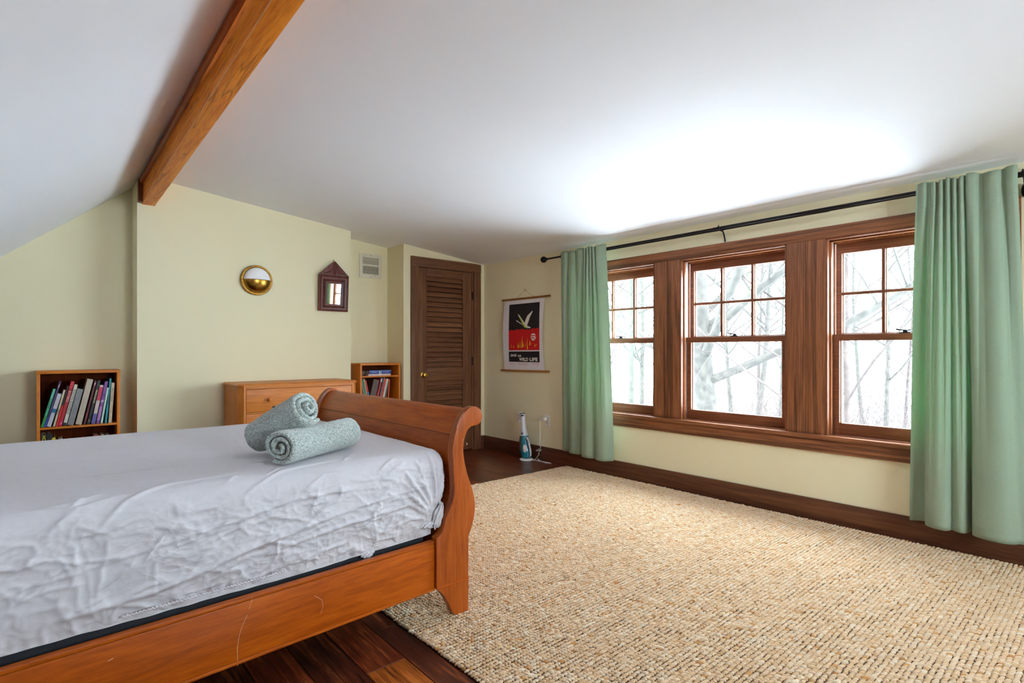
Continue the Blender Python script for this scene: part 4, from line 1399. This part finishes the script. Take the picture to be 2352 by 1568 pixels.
XF, XN, XR = 3.722, 3.700, 3.760   # folds in front of / behind the rod line
top1 = [(3.578, 3.745), (3.560, 3.722), (3.520, 3.712), (3.485, 3.724), (3.475, 3.738), (3.468, 3.718), (3.42, 3.708), (3.385, 3.722), (3.378, 3.738), (3.370, 3.716), (3.33, 3.706), (3.295, 3.720), (3.288, 3.738), (3.280, 3.714), (3.262, 3.706), (3.252, 3.730),
        (3.238, 3.704), (3.222, 3.704), (3.214, 3.732), (3.200, 3.702), (3.186, 3.704), (3.178, 3.732), (3.166, 3.702), (3.152, 3.704), (3.144, 3.732), (3.132, 3.702), (3.10, 3.700), (3.07, 3.712), (3.03, 3.735)]
bot1 = [(3.610, 3.785), (3.585, 3.760), (3.555, 3.750), (3.520, 3.775), (3.500, 3.790), (3.475, 3.730), (3.43, 3.705), (3.395, 3.705), (3.375, 3.712), (3.345, 3.720), (3.325, 3.742), (3.318, 3.770), (3.305, 3.770), (3.288, 3.700), (3.268, 3.672), (3.245, 3.662),
        (3.215, 3.656), (3.190, 3.655), (3.165, 3.662), (3.140, 3.678), (3.128, 3.690), (3.118, 3.684), (3.095, 3.660), (3.065, 3.648), (3.035, 3.646), (3.005, 3.652), (2.985, 3.668), (2.968, 3.700), (2.952, 3.730)]
curtain('sage green curtain hanging at the far side of the windows', top1, bot1, 2.045, 0.165, 'sage curtains')
top2 = [(0.812, 3.735), (0.795, 3.722), (0.772, 3.712), (0.758, 3.724), (0.748, 3.740), (0.738, 3.712), (0.722, 3.702), (0.712, 3.735), (0.702, 3.702), (0.690, 3.702), (0.682, 3.735), (0.672, 3.702), (0.660, 3.702), (0.652, 3.735), (0.643, 3.702), (0.632, 3.702), (0.625, 3.735),
        (0.615, 3.702), (0.602, 3.704), (0.595, 3.735), (0.585, 3.702), (0.560, 3.700), (0.545, 3.712), (0.532, 3.738), (0.515, 3.714), (0.490, 3.700), (0.462, 3.704), (0.446, 3.732), (0.430, 3.712), (0.405, 3.704), (0.388, 3.712)]
bot2 = [(0.846, 3.745), (0.832, 3.755), (0.815, 3.770), (0.795, 3.782), (0.780, 3.778), (0.770, 3.720), (0.752, 3.690), (0.735, 3.678), (0.715, 3.668), (0.698, 3.664), (0.680, 3.664), (0.665, 3.672), (0.655, 3.690), (0.650, 3.712), (0.640, 3.705), (0.625, 3.690), (0.610, 3.684),
        (0.595, 3.690), (0.585, 3.712), (0.578, 3.752), (0.570, 3.760), (0.562, 3.700), (0.545, 3.672), (0.515, 3.652), (0.480, 3.642), (0.450, 3.640), (0.425, 3.646), (0.400, 3.664), (0.380, 3.690), (0.362, 3.700), (0.345, 3.706)]
curtain('sage green curtain hanging at the near side of the windows', top2, bot2, 2.050, 0.150, 'sage curtains')

# ------------------------------------------------------------------ rug
o = (2.445, 1.75, 0.0)
rug = thing('area_rug', 'large natural jute rug in chunky woven knots on the plank floor', 'rug', o)
bx(o, 1.112, 3.792, -0.08, 3.57, 0.0008, 0.008).build('rug_backing', M_jutebase, rug, bevel=0.002)
knot = MB().sphere((0, 0, 0), 1.0, 10, 6)
kme = knot.mesh('knot_shape', M_jute, smooth=True, angle=180, fix=False)
ko = bpy.data.objects.new('knot_source', kme)
pts, rots, scl = [], [], []
px_, py_ = 0.0142, 0.0180
nx, ny = int(2.70 / px_), int(3.68 / py_)
for j in range(ny):
    for i in range(nx):
        x = 1.104 + (i + 0.5) * px_ + random.gauss(0, 0.0011)
        y = -0.09 + (j + 0.5) * py_ + random.gauss(0, 0.0009) + 0.0016 * math.sin(i * 0.13 + j * 0.7)
        if x < 1.29 and y > 2.9: continue
        x += 0.006 * math.sin(j * 0.09) * 0.6
        pts.append((x - o[0], y - o[1], 0.0085 + random.gauss(0, 0.0008)))
        rots.append((random.gauss(-0.30, 0.15), random.gauss(0, 0.2), random.gauss(0.50, 0.16)))
        s_ = random.gauss(1, 0.10)
        if random.random() < 0.012: s_ *= 1.35
        scl.append((0.0056 * s_ * random.uniform(0.85, 1.15), 0.0120 * s_, 0.0062 * s_))
me = bpy.data.meshes.new('woven_knots')
me.from_pydata(pts, [], [])
for nm, arr in (('knot_rot', rots), ('knot_scale', scl)):
    at = me.attributes.new(nm, 'FLOAT_VECTOR', 'POINT')
    at.data.foreach_set('vector', np.array(arr, dtype=np.float32).ravel())
me.materials.append(M_jute)
kn = bpy.data.objects.new('woven_knots', me)
kn.parent = rug
tag(kn, kind='stuff')
COL.objects.link(kn)
ng = bpy.data.node_groups.new('knots', 'GeometryNodeTree')
ng.interface.new_socket('Geometry', in_out='INPUT', socket_type='NodeSocketGeometry')
ng.interface.new_socket('Geometry', in_out='OUTPUT', socket_type='NodeSocketGeometry')
gi, go = ng.nodes.new('NodeGroupInput'), ng.nodes.new('NodeGroupOutput')
oi = ng.nodes.new('GeometryNodeObjectInfo'); oi.inputs['Object'].default_value = ko; oi.inputs['As Instance'].default_value = True
ip = ng.nodes.new('GeometryNodeInstanceOnPoints')
a1 = ng.nodes.new('GeometryNodeInputNamedAttribute'); a1.data_type = 'FLOAT_VECTOR'; a1.inputs[0].default_value = 'knot_rot'
a2 = ng.nodes.new('GeometryNodeInputNamedAttribute'); a2.data_type = 'FLOAT_VECTOR'; a2.inputs[0].default_value = 'knot_scale'
e2r = ng.nodes.new('FunctionNodeEulerToRotation')
ng.links.new(gi.outputs[0], ip.inputs['Points'])
ng.links.new(oi.outputs['Geometry'], ip.inputs['Instance'])
ng.links.new(a1.outputs[0], e2r.inputs[0])
ng.links.new(e2r.outputs[0], ip.inputs['Rotation'])
ng.links.new(a2.outputs[0], ip.inputs['Scale'])
ng.links.new(ip.outputs[0], go.inputs[0])
md = kn.modifiers.new('knots', 'NODES'); md.node_group = ng

# ------------------------------------------------------------------ sleigh bed
BX0 = -0.80
o = (1.30, 2.63, 0)
bed = thing('sleigh_bed', 'cherry coloured wooden sleigh bed with scrolled footboard', 'bed', o)
def smooth2(pts, n=5):
    return [(p.x, p.y) for p in smooth_path([(a, b, 0) for a, b in pts], n)]
post = smooth2([(1.309, 0.013), (1.295, 0.028), (1.280, 0.060), (1.258, 0.100), (1.240, 0.125), (1.224, 0.140), (1.214, 0.150)], 3) + \
    smooth2([(1.214, 0.356), (1.236, 0.368), (1.250, 0.393), (1.262, 0.430), (1.290, 0.480), (1.302, 0.530), (1.300, 0.600), (1.292, 0.693), (1.298, 0.740), (1.312, 0.785), (1.328, 0.820), (1.345, 0.845),
             (1.368, 0.866), (1.390, 0.877), (1.412, 0.878), (1.433, 0.868), (1.446, 0.850), (1.448, 0.828), (1.438, 0.808), (1.424, 0.798), (1.400, 0.796), (1.378, 0.788),
             (1.360, 0.765), (1.350, 0.730), (1.348, 0.690), (1.356, 0.640), (1.374, 0.580), (1.394, 0.530), (1.407, 0.480), (1.409, 0.440), (1.402, 0.395), (1.386, 0.352), (1.375, 0.330)], 4) + [(1.374, 0.013)]
def footpost(ya, yb):
    w = MB(o)
    w.prism(post, 'Y', ya, yb)
    p = w.build('footboard_post', W_bed('Z'), bed, bevel=0.0025, bseg=2, angle=50)
    ym = ya if ya < 2 else yb
    w = MB(o)
    w.box(1.2135, 1.3755, min(ya, yb) - 0.0035, max(ya, yb) + 0.0035, 0.149, 0.157)
    w.build('bead', W_rail('X'), p, bevel=0.002)
    return p
fp1 = footpost(1.862, 1.899)
fp2 = footpost(3.355, 3.398)
# footboard panel between the posts: S curve set slightly behind the front edge of the posts
inner = [(1.230, 0.20), (1.248, 0.34), (1.283, 0.43), (1.312, 0.49), (1.322, 0.54), (1.320, 0.60), (1.314, 0.69), (1.319, 0.735), (1.328, 0.762)]
outer = [(1.336, 0.735), (1.332, 0.69), (1.338, 0.60), (1.342, 0.54), (1.330, 0.49), (1.300, 0.42), (1.268, 0.34), (1.246, 0.20)]
fbw = MB(o).prism(smooth2(inner, 4) + smooth2(outer, 4), 'Y', 1.906, 3.354)
fbw.build('footboard_panel', W_bed('Y'), bed, bevel=0.0015)
roll = [(1.322, 0.7625), (1.333, 0.792), (1.350, 0.826), (1.370, 0.850), (1.392, 0.863), (1.412, 0.865), (1.430, 0.855), (1.438, 0.835), (1.430, 0.815), (1.412, 0.806), (1.388, 0.801), (1.362, 0.780), (1.345, 0.7625)]
MB(o).prism(smooth2(roll, 4), 'Y', 1.906, 3.354).build('scroll_rail', W_rail('Y'), bed, bevel=0.0015, bseg=2)
MB(o).tube([(1.3235, 1.907, 0.7615), (1.3235, 3.353, 0.7615)], 0.0028, 8).build('scroll_bead', W_bed('Y'), bed)
# lower foot rail and side rails
bx(o, 1.27, 1.30, 1.906, 3.354, 0.150, 0.24).build('foot_rail', W_bed('Y'), bed, bevel=0.003)
SKEW = 0.055
def skew_near(w):
    # the near rail stands slightly out towards the head end
    w.v = [(x, y - SKEW * (1.2125 - (x + o[0])), z) for x, y, z in w.v]
    return w
for ya, yb, yo in ((1.875, 1.902, 1.875), (3.358, 3.385, 3.385)):
    sk = skew_near if ya < 2 else (lambda w: w)
    r_ = sk(bx(o, BX0, 1.2125, ya, yb, 0.150, 0.330)).build('side_rail', W_rail('X'), bed, bevel=0.004)
    s = -1 if ya < 2 else 1
    sk(bx(o, BX0, 1.2125, yo + s * 0.0002, yo + s * 0.005, 0.143, 0.1535)).build('rail_bead', W_rail('X'), r_, bevel=0.002)
    sk(bx(o, BX0, 1.2125, ya, yb, 0.3305, 0.3420)).build('rail_cap', W_rail('X'), r_, bevel=0.003)
    if s < 0:
        def scratch(pp, r):
            q = []
            for x, y in pp:
                g = onY(x, y, 1.8748)
                q.append(onY(x, y, 1.8746 - SKEW * (1.2125 - g.x)))
            MB(o).tube(q, r, 4).build('scratch', M_chip_and_highlight, r_)
        scratch([(580, 1372), (575, 1388), (572, 1398)], 0.0006)
        scratch([(568, 1412), (556, 1438), (549, 1462), (545, 1488), (546, 1528)], 0.0007)
        scratch([(722, 1367), (740, 1378), (742, 1392), (737, 1408)], 0.0006)
        scratch([(248, 1518), (260, 1511)], 0.0008)
# headboard at the far left end of the bed, same scroll, taller
hb = MB(o)
hp_ = [(-0.80, 0.15), (-0.80, 0.50), (-0.86, 0.66), (-0.84, 0.90), (-0.88, 1.05), (-0.93, 1.10), (-0.98, 1.10), (-1.00, 1.05), (-0.97, 1.01), (-0.92, 0.98), (-0.89, 0.88), (-0.91, 0.66), (-0.88, 0.50), (-0.90, 0.30), (-0.90, 0.15)]
hb.prism(hp_, 'Y', 1.905, 3.355).build('headboard', W_bed('Y'), bed, bevel=0.004)
for ya in (1.862, 3.357):
    q = [(x, z if z > 0.16 else 0.001) for x, z in hp_]
    MB(o).prism([(a * 1.0, b + (0.012 if b > 1 else 0)) for a, b in q], 'Y', ya, ya + 0.042).build('headboard_post', W_bed('Z'), bed, bevel=0.004)
MB(o).sphere((1.3655, 1.861, 0.722), 0.0030, 8, 6, (0.7, 0.3, 1.6)).sphere((1.345, 1.861, 0.742), 0.0018, 8, 6, (0.6, 0.3, 2)).build('paint_chip', M_chip_and_highlight, fp1)
MB(o).tube([(1.352, 1.8613, 0.858), (1.336, 1.8613, 0.842), (1.322, 1.8613, 0.818), (1.313, 1.8613, 0.795)], 0.0009, 4).build('worn_edge', M_chip_and_highlight, fp1)

# box spring
tag(MB().prism([(-0.70, 1.938 - SKEW * 1.92), (1.205, 1.938), (1.205, 3.305), (-0.70, 3.305)], 'Z', 0.17, 0.382).build('box_spring', M_mattblack, bevel=0.02, bseg=3), 'black cloth box spring showing above the bed rail', 'box spring')

# mattress under a fitted sheet
def sheet_surface(nx, ny, e_max, r=0.075, X0=-0.76, X1=1.308, Y0=1.900, Y1=3.345, ztop=0.703, infl=0.0):
    """fitted sheet: unfolded coordinates -> rounded box"""
    fx0, fx1, fy0, fy1 = X0 + r, X1 - r, Y0 + r, Y1 - r
    us = np.linspace(fx0 - e_max, fx1 + e_max, nx); vs = np.linspace(fy0 - e_max, fy1 + e_max, ny)
    U, V = np.meshgrid(us, vs, indexing='ij')
    ex = np.where(U < fx0, U - fx0, np.where(U > fx1, U - fx1, 0.0))
    ey = np.where(V < fy0, V - fy0, np.where(V > fy1, V - fy1, 0.0))
    e = np.maximum(np.abs(ex), np.abs(ey))
    hyp = np.maximum(np.hypot(ex, ey), 1e-9)
    dx, dy = ex / hyp, ey / hyp
    q = PI * r / 2
    ang = np.minimum(e / r, PI / 2)
    h = r * np.sin(ang)
    d = np.where(e < q, r * (1 - np.cos(ang)), r + (e - q))
    X = np.clip(U, fx0, fx1) + dx * h
    Y = np.clip(V, fy0, fy1) + dy * h
    t = np.clip((e - q) / (e_max - q), 0, 1)
    bul = 0.006 * np.sin(PI * t) - 0.022 * t ** 3
    X = X + dx * bul; Y = Y + dy * bul
    cxm, cym = (X0 + X1) / 2, (Y0 + Y1) / 2
    dome = 0.016 * (1 - ((np.clip(U, fx0, fx1) - cxm) / 1.1) ** 2) * (1 - ((np.clip(V, fy0, fy1) - cym) / 0.75) ** 2)
    Z = ztop - d + np.maximum(dome, 0)
    # outward normal
    nz = np.cos(ang); nxx = dx * np.sin(ang); nyy = dy * np.sin(ang)
    return U, V, X, Y, Z, (nxx, nyy, nz), e, t


def seg_dist(U, V, pts):
    best = np.full(U.shape, 9.0)
    tt = np.zeros(U.shape)
    for i in range(len(pts) - 1):
        a = np.array(pts[i]); b = np.array(pts[i + 1]); ab = b - a
        L = (ab ** 2).sum()
        t = np.clip(((U - a[0]) * ab[0] + (V - a[1]) * ab[1]) / L, 0, 1)
        d = np.hypot(U - a[0] - t * ab[0], V - a[1] - t * ab[1])
        m = d < best
        best = np.where(m, d, best)
        tt = np.where(m, (i + t) / (len(pts) - 1), tt)
    return best, tt


EM = 0.075 * PI / 2 + 0.272
NX, NY = 560, 420
U, V, X, Y, Z, N, e, t = sheet_surface(NX, NY, EM)
side = np.clip((e - 0.03) / 0.12, 0, 1)
# small crumples, stronger on the sides
rid = lambda x, y, s: 1 - np.abs(fbm(x, y, 2, s)) * 2.6
wx = U + 0.05 * fbm(U * 5, V * 5, 2, 70); wy = V + 0.05 * fbm(U * 5, V * 5, 2, 80)
disp = 0.0035 * fbm(U * 3, V * 5, 3, 3)
disp += side * (0.0050 * np.clip(rid(wx * 9, wy * 14, 21), 0, 1) ** 4 + 0.0032 * np.clip(rid(wx * 20 + wy * 6, wy * 24, 31), 0, 1) ** 4)
disp += (1 - side) * (0.0010 * np.clip(rid(wx * 4, wy * 10, 41), 0, 1) ** 5)
pmask = np.clip(fbm(U * 2.2, V * 3.2, 2, 90) * 1.6 + 0.35, 0, 1)
disp += side * pmask * 0.0028 * np.clip(rid(wx * 34, wy * 38 + wx * 8, 51), 0, 1) ** 3
# long drag folds across the near side
def fold(pts, wdt, amp):
    global disp
    d, tt = seg_dist(U, V, pts)
    disp = disp + 1.25 * amp * np.exp(-(d / wdt) ** 2) * np.sin(PI * np.clip(tt, 0, 1)) ** 0.6
y0f = 1.993
def sd(x, z):   # unfolded v for a height z on the near side
    return y0f - (0.085 * PI / 2 + (0.703 - 0.085 - z)) if z < 0.618 else y0f - (0.703 - z) * 1.6
fold([(0.0, sd(0, 0.40)), (0.25, sd(0, 0.41)), (0.5, sd(0, 0.47)), (0.8, sd(0, 0.52)), (1.1, sd(0, 0.55))], 0.009, 0.011)
fold([(0.1, sd(0, 0.52)), (0.4, sd(0, 0.56)), (0.65, sd(0, 0.60)), (0.95, sd(0, 0.60))], 0.006, 0.007)
fold([(0.55, sd(0, 0.44)), (0.8, sd(0, 0.47)), (1.05, sd(0, 0.49)), (1.2, sd(0, 0.49))], 0.006, 0.007)
fold([(0.45, sd(0, 0.62)), (0.62, sd(0, 0.68)), (0.8, sd(0, 0.70)), (1.0, sd(0, 0.70))], 0.005, 0.005)
fold([(0.10, sd(0, 0.60)), (0.18, sd(0, 0.66)), (0.30, sd(0, 0.70)), (0.5, sd(0, 0.71))], 0.006, 0.006)
fold([(-0.2, 2.55), (0.3, 2.48), (0.75, 2.44)], 0.005, 0.0022)
fold([(-0.2, 2.30), (0.2, 2.24), (0.45, 2.22)], 0.005, 0.0022)
for k in range(90):
    r = random.Random(k + 300)
    a = r.uniform(-0.2, 1.15); z = r.uniform(0.38, 0.68); L = r.uniform(0.05, 0.18); an = r.uniform(-0.5, 0.9)
    fold([(a, sd(0, z)), (a + L * 0.5 * math.cos(an), sd(0, z) + L * 0.5 * math.sin(an) + r.uniform(-0.01, 0.01)), (a + L * math.cos(an), sd(0, z) + L * math.sin(an))], r.uniform(0.003, 0.006), r.uniform(0.003, 0.006))
for k in range(16):   # folds fanning up from the corner at the footboard post
    r = random.Random(k + 900)
    an = D2R(62 + k * 6.5)
    cx0, cy0 = 1.24, sd(0, 0.42)
    fold([(cx0 + 0.05 * math.cos(an), cy0 + 0.05 * math.sin(an)), (cx0 + r.uniform(0.16, 0.30) * math.cos(an), cy0 + r.uniform(0.16, 0.30) * math.sin(an))], 0.007, r.uniform(0.005, 0.009))
# puckered elastic hem
disp += np.clip((t - 0.80) / 0.2, 0, 1) * (0.005 * np.sin(U * 95 + 5 * fbm(U * 6, V * 6, 2, 5)) * fbm(U * 9, V * 2, 2, 8) + 0.0012 * np.sin(U * 210))
X2 = X + N[0] * disp; Y2 = Y + N[1] * disp; Z2 = Z + N[2] * disp
Z2 = Z2 + np.where(t > 0.9, 0.010 * fbm(U * 4, V * 0.5, 2, 77), 0)
X2 = X2 - 0.075 * np.clip((0.54 - Z2) / 0.2, 0, 1) * np.clip((X2 - 1.18) / 0.12, 0, 1)
Y2 = Y2 - SKEW * (1.2125 - X2) * np.clip((2.7 - Y2) / 0.75, 0, 1)
P = np.stack([X2, Y2, Z2], axis=-1)
mo = (0.27, 2.63, 0.36)
mt = thing('mattress', 'mattress in a wrinkled pale grey fitted sheet on the sleigh bed', 'mattress', mo)
sh = MB(mo).grid(P).build('fitted_sheet', M_sheet, mt, fix=False, angle=180)
# second, lower edge of cloth peeping out under the hem
hem = MB(mo)
xs = np.linspace(-0.6, 1.225, 260)
Ph = np.zeros((260, 7, 3))
for j in range(7):
    v = j / 6
    Ph[:, j, 0] = xs
    Ph[:, j, 1] = 1.913 + 0.008 * v - SKEW * (1.2125 - xs) + 0.003 * np.sin(xs * 60) * vnoise(xs * 9, xs * 0 + 1, 3)
    Ph[:, j, 2] = 0.415 - 0.062 * v + 0.005 * vnoise(xs * 3, xs * 0, 4) * v
hem.grid(Ph).build('sheet_edge', M_sheet, mt, fix=False, angle=180)
# gathered elastic cord of the hem, seen as a pale ruffle
cord = []
for i in range(150):
    x = 0.17 + i * 0.0030
    cord.append((x, 1.905 - SKEW * (1.2125 - x) - 0.0018 * abs(math.sin(i * 1.3)), 0.379 + 0.0016 * math.sin(i * 1.9)))
MB(mo).tube(cord, 0.0032, 6).build('elastic_hem', M_sheet, mt, fix=False)
# bunched corner of the sheet beside the post
def bunch(c, rx, ry, rz, seed, name):
    n1, n2 = 60, 40
    P = np.zeros((n1, n2, 3))
    th = np.linspace(0, 2 * PI, n1, endpoint=False)[:, None]; ph = np.linspace(0.02, PI - 0.02, n2)[None, :]
    dd = 1 + 0.30 * fbm(th * 1.3 + np.sin(ph) * 2 + 10, ph * 1.6, 3, seed) + 0.16 * np.sin(th * 7 + ph * 3)
    P[..., 0] = c[0] + rx * dd * np.sin(ph) * np.cos(th) + 0.3 * rz * np.cos(ph)
    P[..., 1] = c[1] + ry * dd * np.sin(ph) * np.sin(th)
    P[..., 2] = c[2] + rz * dd * np.cos(ph)
    MB(mo).grid(P, closed_u=True).build(name, M_sheet, mt, fix=False, angle=180)
bunch((1.243, 1.893, 0.437), 0.020, 0.013, 0.045, 5, 'sheet_bunch')
bunch((1.205, 1.903, 0.405), 0.036, 0.012, 0.014, 9, 'sheet_bunch')
bunch((0.935, 1.903, 0.350), 0.022, 0.007, 0.012, 12, 'sheet_bunch')

# ------------------------------------------------------------------ rolled towels
def towel(label, a, b, r0, r1, seed, turns=2.6, squash=0.92, end=-PI / 2 + 0.5):
    a, b = Vector(a), Vector(b)
    ax = (b - a); L = ax.length
    t = thing('rolled_towel', label, 'towel', tuple(a), group='rolled sage towels on the bed')
    t.rotation_mode = 'QUATERNION'
    t.rotation_quaternion = ax.to_track_quat('X', 'Z')
    NS, NL = 220, 56
    th_ = 0.019                       # cloth thickness between turns
    s = np.linspace(0, 1, NS)
    phi = s * turns * 2 * PI
    P = np.zeros((NS, NL, 3)); Q = np.zeros((NS, NL, 3))
    xl = np.linspace(0, 1, NL)
    for j, u in enumerate(xl):
        R = r0 + (r1 - r0) * u
        edge = min(u, 1 - u) * L
        rnd = math.sqrt(max(0, 1 - max(0, 1 - edge / 0.02) ** 2))       # rounded turned ends
        rr = 0.005 + (R - 0.005) * s ** 0.8
        rr = rr * (1 + 0.05 * vnoise(phi * 0.6 + seed, np.full(NS, u * 2.0), seed))
        half = 0.0098 * (0.4 + 0.6 * rnd)
        for arr, off in ((P, half), (Q, -half)):
            k = rr + off
            arr[:, j, 0] = u * L + 0.010 * vnoise(phi * 0.5, np.full(NS, seed * 1.0), seed + 3) * (2 * u - 1) * 1.2
            arr[:, j, 1] = k * np.cos(phi + end - turns * 2 * PI)
            arr[:, j, 2] = k * np.sin(phi + end - turns * 2 * PI) * squash
    w = MB()
    G = np.concatenate([P, Q[:, ::-1]], axis=1)      # wraps round both ends as one skin
    G = np.concatenate([G, G[:, :1]], axis=1)
    fz = fbm(G[..., 0] * 140 + G[..., 1] * 60, G[..., 2] * 150 + G[..., 1] * 90, 2, seed + 20)
    nrm = np.zeros_like(G); nrm[..., 1] = G[..., 1]; nrm[..., 2] = G[..., 2]
    nl = np.linalg.norm(nrm, axis=-1, keepdims=True) + 1e-6
    G = G + nrm / nl * (fz * 0.0022)[..., None]
    w.grid(G)
    n = G.shape[1]
    w.build('terry_cloth', M_towel, t, fix=False, angle=180)
    return t


towel('rolled sage terry towel lying in front on the bed', (0.634, 1.988, 0.7760), (0.990, 2.192, 0.7770), 0.062, 0.062, 3)
towel('rolled sage terry towel leaning up onto the front one', (0.634, 2.262, 0.780), (0.765, 2.056, 0.908), 0.062, 0.070, 8)

# ------------------------------------------------------------------ outdoors: snow and bare trees
M_bark = plain('bark', srgb(42, 40, 36), 0.95, noise=0.5, nscale=9, bump=0.5)
M_bark2 = plain('reddish_bark', srgb(47, 39, 36), 0.95, noise=0.4, nscale=9)
M_bark3 = plain('grey_green_bark', srgb(42, 43, 37), 0.95, noise=0.4, nscale=9)


def snow_mat():
    t = NT('snow')
    c = t.coord()
    n = t.n('ShaderNodeTexNoise', Scale=1.2, Detail=5.0)
    t.l(c, n.inputs[0])
    t.l(t.ramp(n.outputs[0], [(0.3, srgb(226, 232, 240)), (0.7, srgb(246, 248, 252))]), t.b.inputs['Base Color'])
    t.b.inputs['Roughness'].default_value = 0.8
    t.bump(n.outputs[0], 0.4, 0.1)
    return t.m
M_snow = snow_mat()
gx = np.linspace(4.3, 70, 60); gy = np.linspace(-25, 60, 60)
GX, GY = np.meshgrid(gx, gy, indexing='ij')
GZ = -3.4 + 0.35 * fbm(GX * 0.15, GY * 0.15, 3, 4) + np.clip((GX - 18) / 50, 0, 1) ** 1.3 * 9.0
snow = MB().grid(np.stack([GX, GY, GZ], -1)).build('snowy_ground', M_snow, fix=False)
tag(snow, 'snow covered ground rising into the woods outside', 'ground', kind='structure')
rf = thing('bounce_roof', 'unseen snowy roof added below the windows to bounce light indoors', 'roof', (5.2, 1.3, -0.4), kind='structure')  # added out of view so its snow bounces light onto the ceiling
MB((5.2, 1.3, -0.4)).prism([(4.05, -0.12), (6.6, -0.95), (6.6, -1.10), (4.05, -0.27)], 'Y', -3.6, 6.4).build('roof_deck', M_bark, rf, smooth=False)
Xr, Yr = np.meshgrid(np.linspace(4.04, 6.68, 30), np.linspace(-3.7, 6.5, 60), indexing='ij')
Zr = 0.02 - (Xr - 4.05) * 0.325 + 0.03 * fbm(Xr * 1.2, Yr * 1.2, 3, 14)
MB((5.2, 1.3, -0.4)).grid(np.stack([Xr, Yr, Zr], -1)).build('snow_cover', M_snow, rf, fix=False)
def ground_z(x, y):
    i = int(np.clip(np.searchsorted(gx, x), 0, 59)); j = int(np.clip(np.searchsorted(gy, y), 0, 59))
    return float(GZ[i, j])

def tree(loc, height, r, seed, label, spread=0.5, depth=4, mat=M_bark, lean=0.05, firstfork=0.35, group=None, extra=()):
    rr = random.Random(seed)
    z = ground_z(loc[0], loc[1]) - 0.1
    t = thing('bare_tree', label, 'tree', (loc[0], loc[1], z), group=group)
    trunk, br = MB(), MB()
    stem = []
    def grow(p, d, L, r, lv):
        n = 14 if lv == 0 else (7 if lv < 2 else 4)
        w_ = 0.02 if lv == 0 else 0.12
        pts = [p]; rs = [r]
        for i in range(n):
            d = (d + Vector((rr.gauss(0, w_), rr.gauss(0, w_), rr.gauss(0.03, 0.06)))).normalized()
            p = p + d * (L / n)
            pts.append(p); rs.append(r * (1 - 0.6 * (i + 1) / n) if lv < 2 else r * (1 - 0.85 * (i + 1) / n))
        if lv == 0: stem.extend(pts)
        (trunk if lv == 0 else br).tube(pts, rs, 10 if lv == 0 else (6 if lv < 2 else 3), cap=False)
        if lv < depth:
            k = rr.randint(3, 5) if lv < 2 else rr.randint(2, 4)
            if lv == 0: k += 7
            for i in range(k):
                u = rr.uniform(firstfork if lv == 0 else 0.25, 1.0)
                j = min(int(u * n), n - 1)
                q = pts[j].lerp(pts[j + 1], u * n - j)
                a = rr.uniform(0, 2 * PI)
                side = Vector((math.cos(a), math.sin(a), rr.uniform(-0.1, 0.6)))
                nd = (d * (1 - spread) + side * (0.55 + spread * 0.5)).normalized()
                grow(q, nd, L * rr.uniform(0.38, 0.6), max(rs[j] * rr.uniform(0.35, 0.55), 0.006), lv + 1)
    grow(Vector((0, 0, 0)), Vector((rr.gauss(0, lean), rr.gauss(0, lean), 1)).normalized(), height, r, 0)
    for (z0, d, L, rad) in extra:
        q = min(stem, key=lambda p_: abs(p_.z - z0))
        grow(Vector(q), Vector(d).normalized(), L, rad, 1)
    trunk.build('trunk', mat, t, fix=False, angle=180)
    br.build('branches', mat, t, fix=False, angle=180)
    return t


def at(px, d):
    u = (px - CX) / F
    return (d * (_s + u * _c), d * (_c - u * _s))
tree(at(1650, 9.5), 11, 0.24, 3, 'thick old tree trunk outside the middle window', 0.5, 4, lean=0.0, extra=((3.9, (0.1, -0.95, 0.35), 4.5, 0.085), (5.0, (0.2, -0.8, 0.7), 4.5, 0.08), (4.3, (0.1, 0.8, 0.7), 4, 0.07)))
tree(at(1960, 8.5), 8, 0.07, 11, 'slender tree outside the near window, closest to the glass', 0.7, 4, M_bark2)
tree(at(1455, 13), 9, 0.09, 17, 'slim tree outside the far window', 0.6, 4, M_bark3)
k = 0
for px, d in ((1405, 22), (1480, 17), (1500, 26), (1590, 24), (1690, 19), (1720, 15), (1750, 26), (1790, 21), (1830, 24), (1930, 17), (1985, 23), (2030, 14), (2075, 20), (2110, 26), (2200, 22), (2330, 18)):
    k += 1
    tree(at(px, d), random.uniform(8, 12), random.uniform(0.06, 0.12), 40 + k, 'thin bare tree among the washed out woods beyond the windows', 0.55, 4, (M_bark, M_bark2, M_bark3)[k % 3], group='bare trees in the snowy woods')
# brush
w = MB()
rr = random.Random(77)
for i in range(4200):
    x, y = at(rr.uniform(1200, 2500), rr.uniform(8, 30))
    z = ground_z(x, y)
    p = Vector((x, y, z)); d = Vector((rr.gauss(0, 0.5), rr.gauss(0, 0.5), 1)).normalized()
    L = rr.uniform(1.5, 6.0); pts = [p]
    for s_ in range(4):
        d = (d + Vector((rr.gauss(0, 0.22), rr.gauss(0, 0.22), rr.gauss(0, 0.1)))).normalized()
        p = p + d * L / 4; pts.append(p)
    w.tube(pts, [0.010, 0.009, 0.007, 0.005, 0.002], 3, cap=False)
tag(w.build('brush', M_bark2, fix=False, angle=180), 'tangle of thin bare brush in the snow outside', 'brush', kind='stuff')
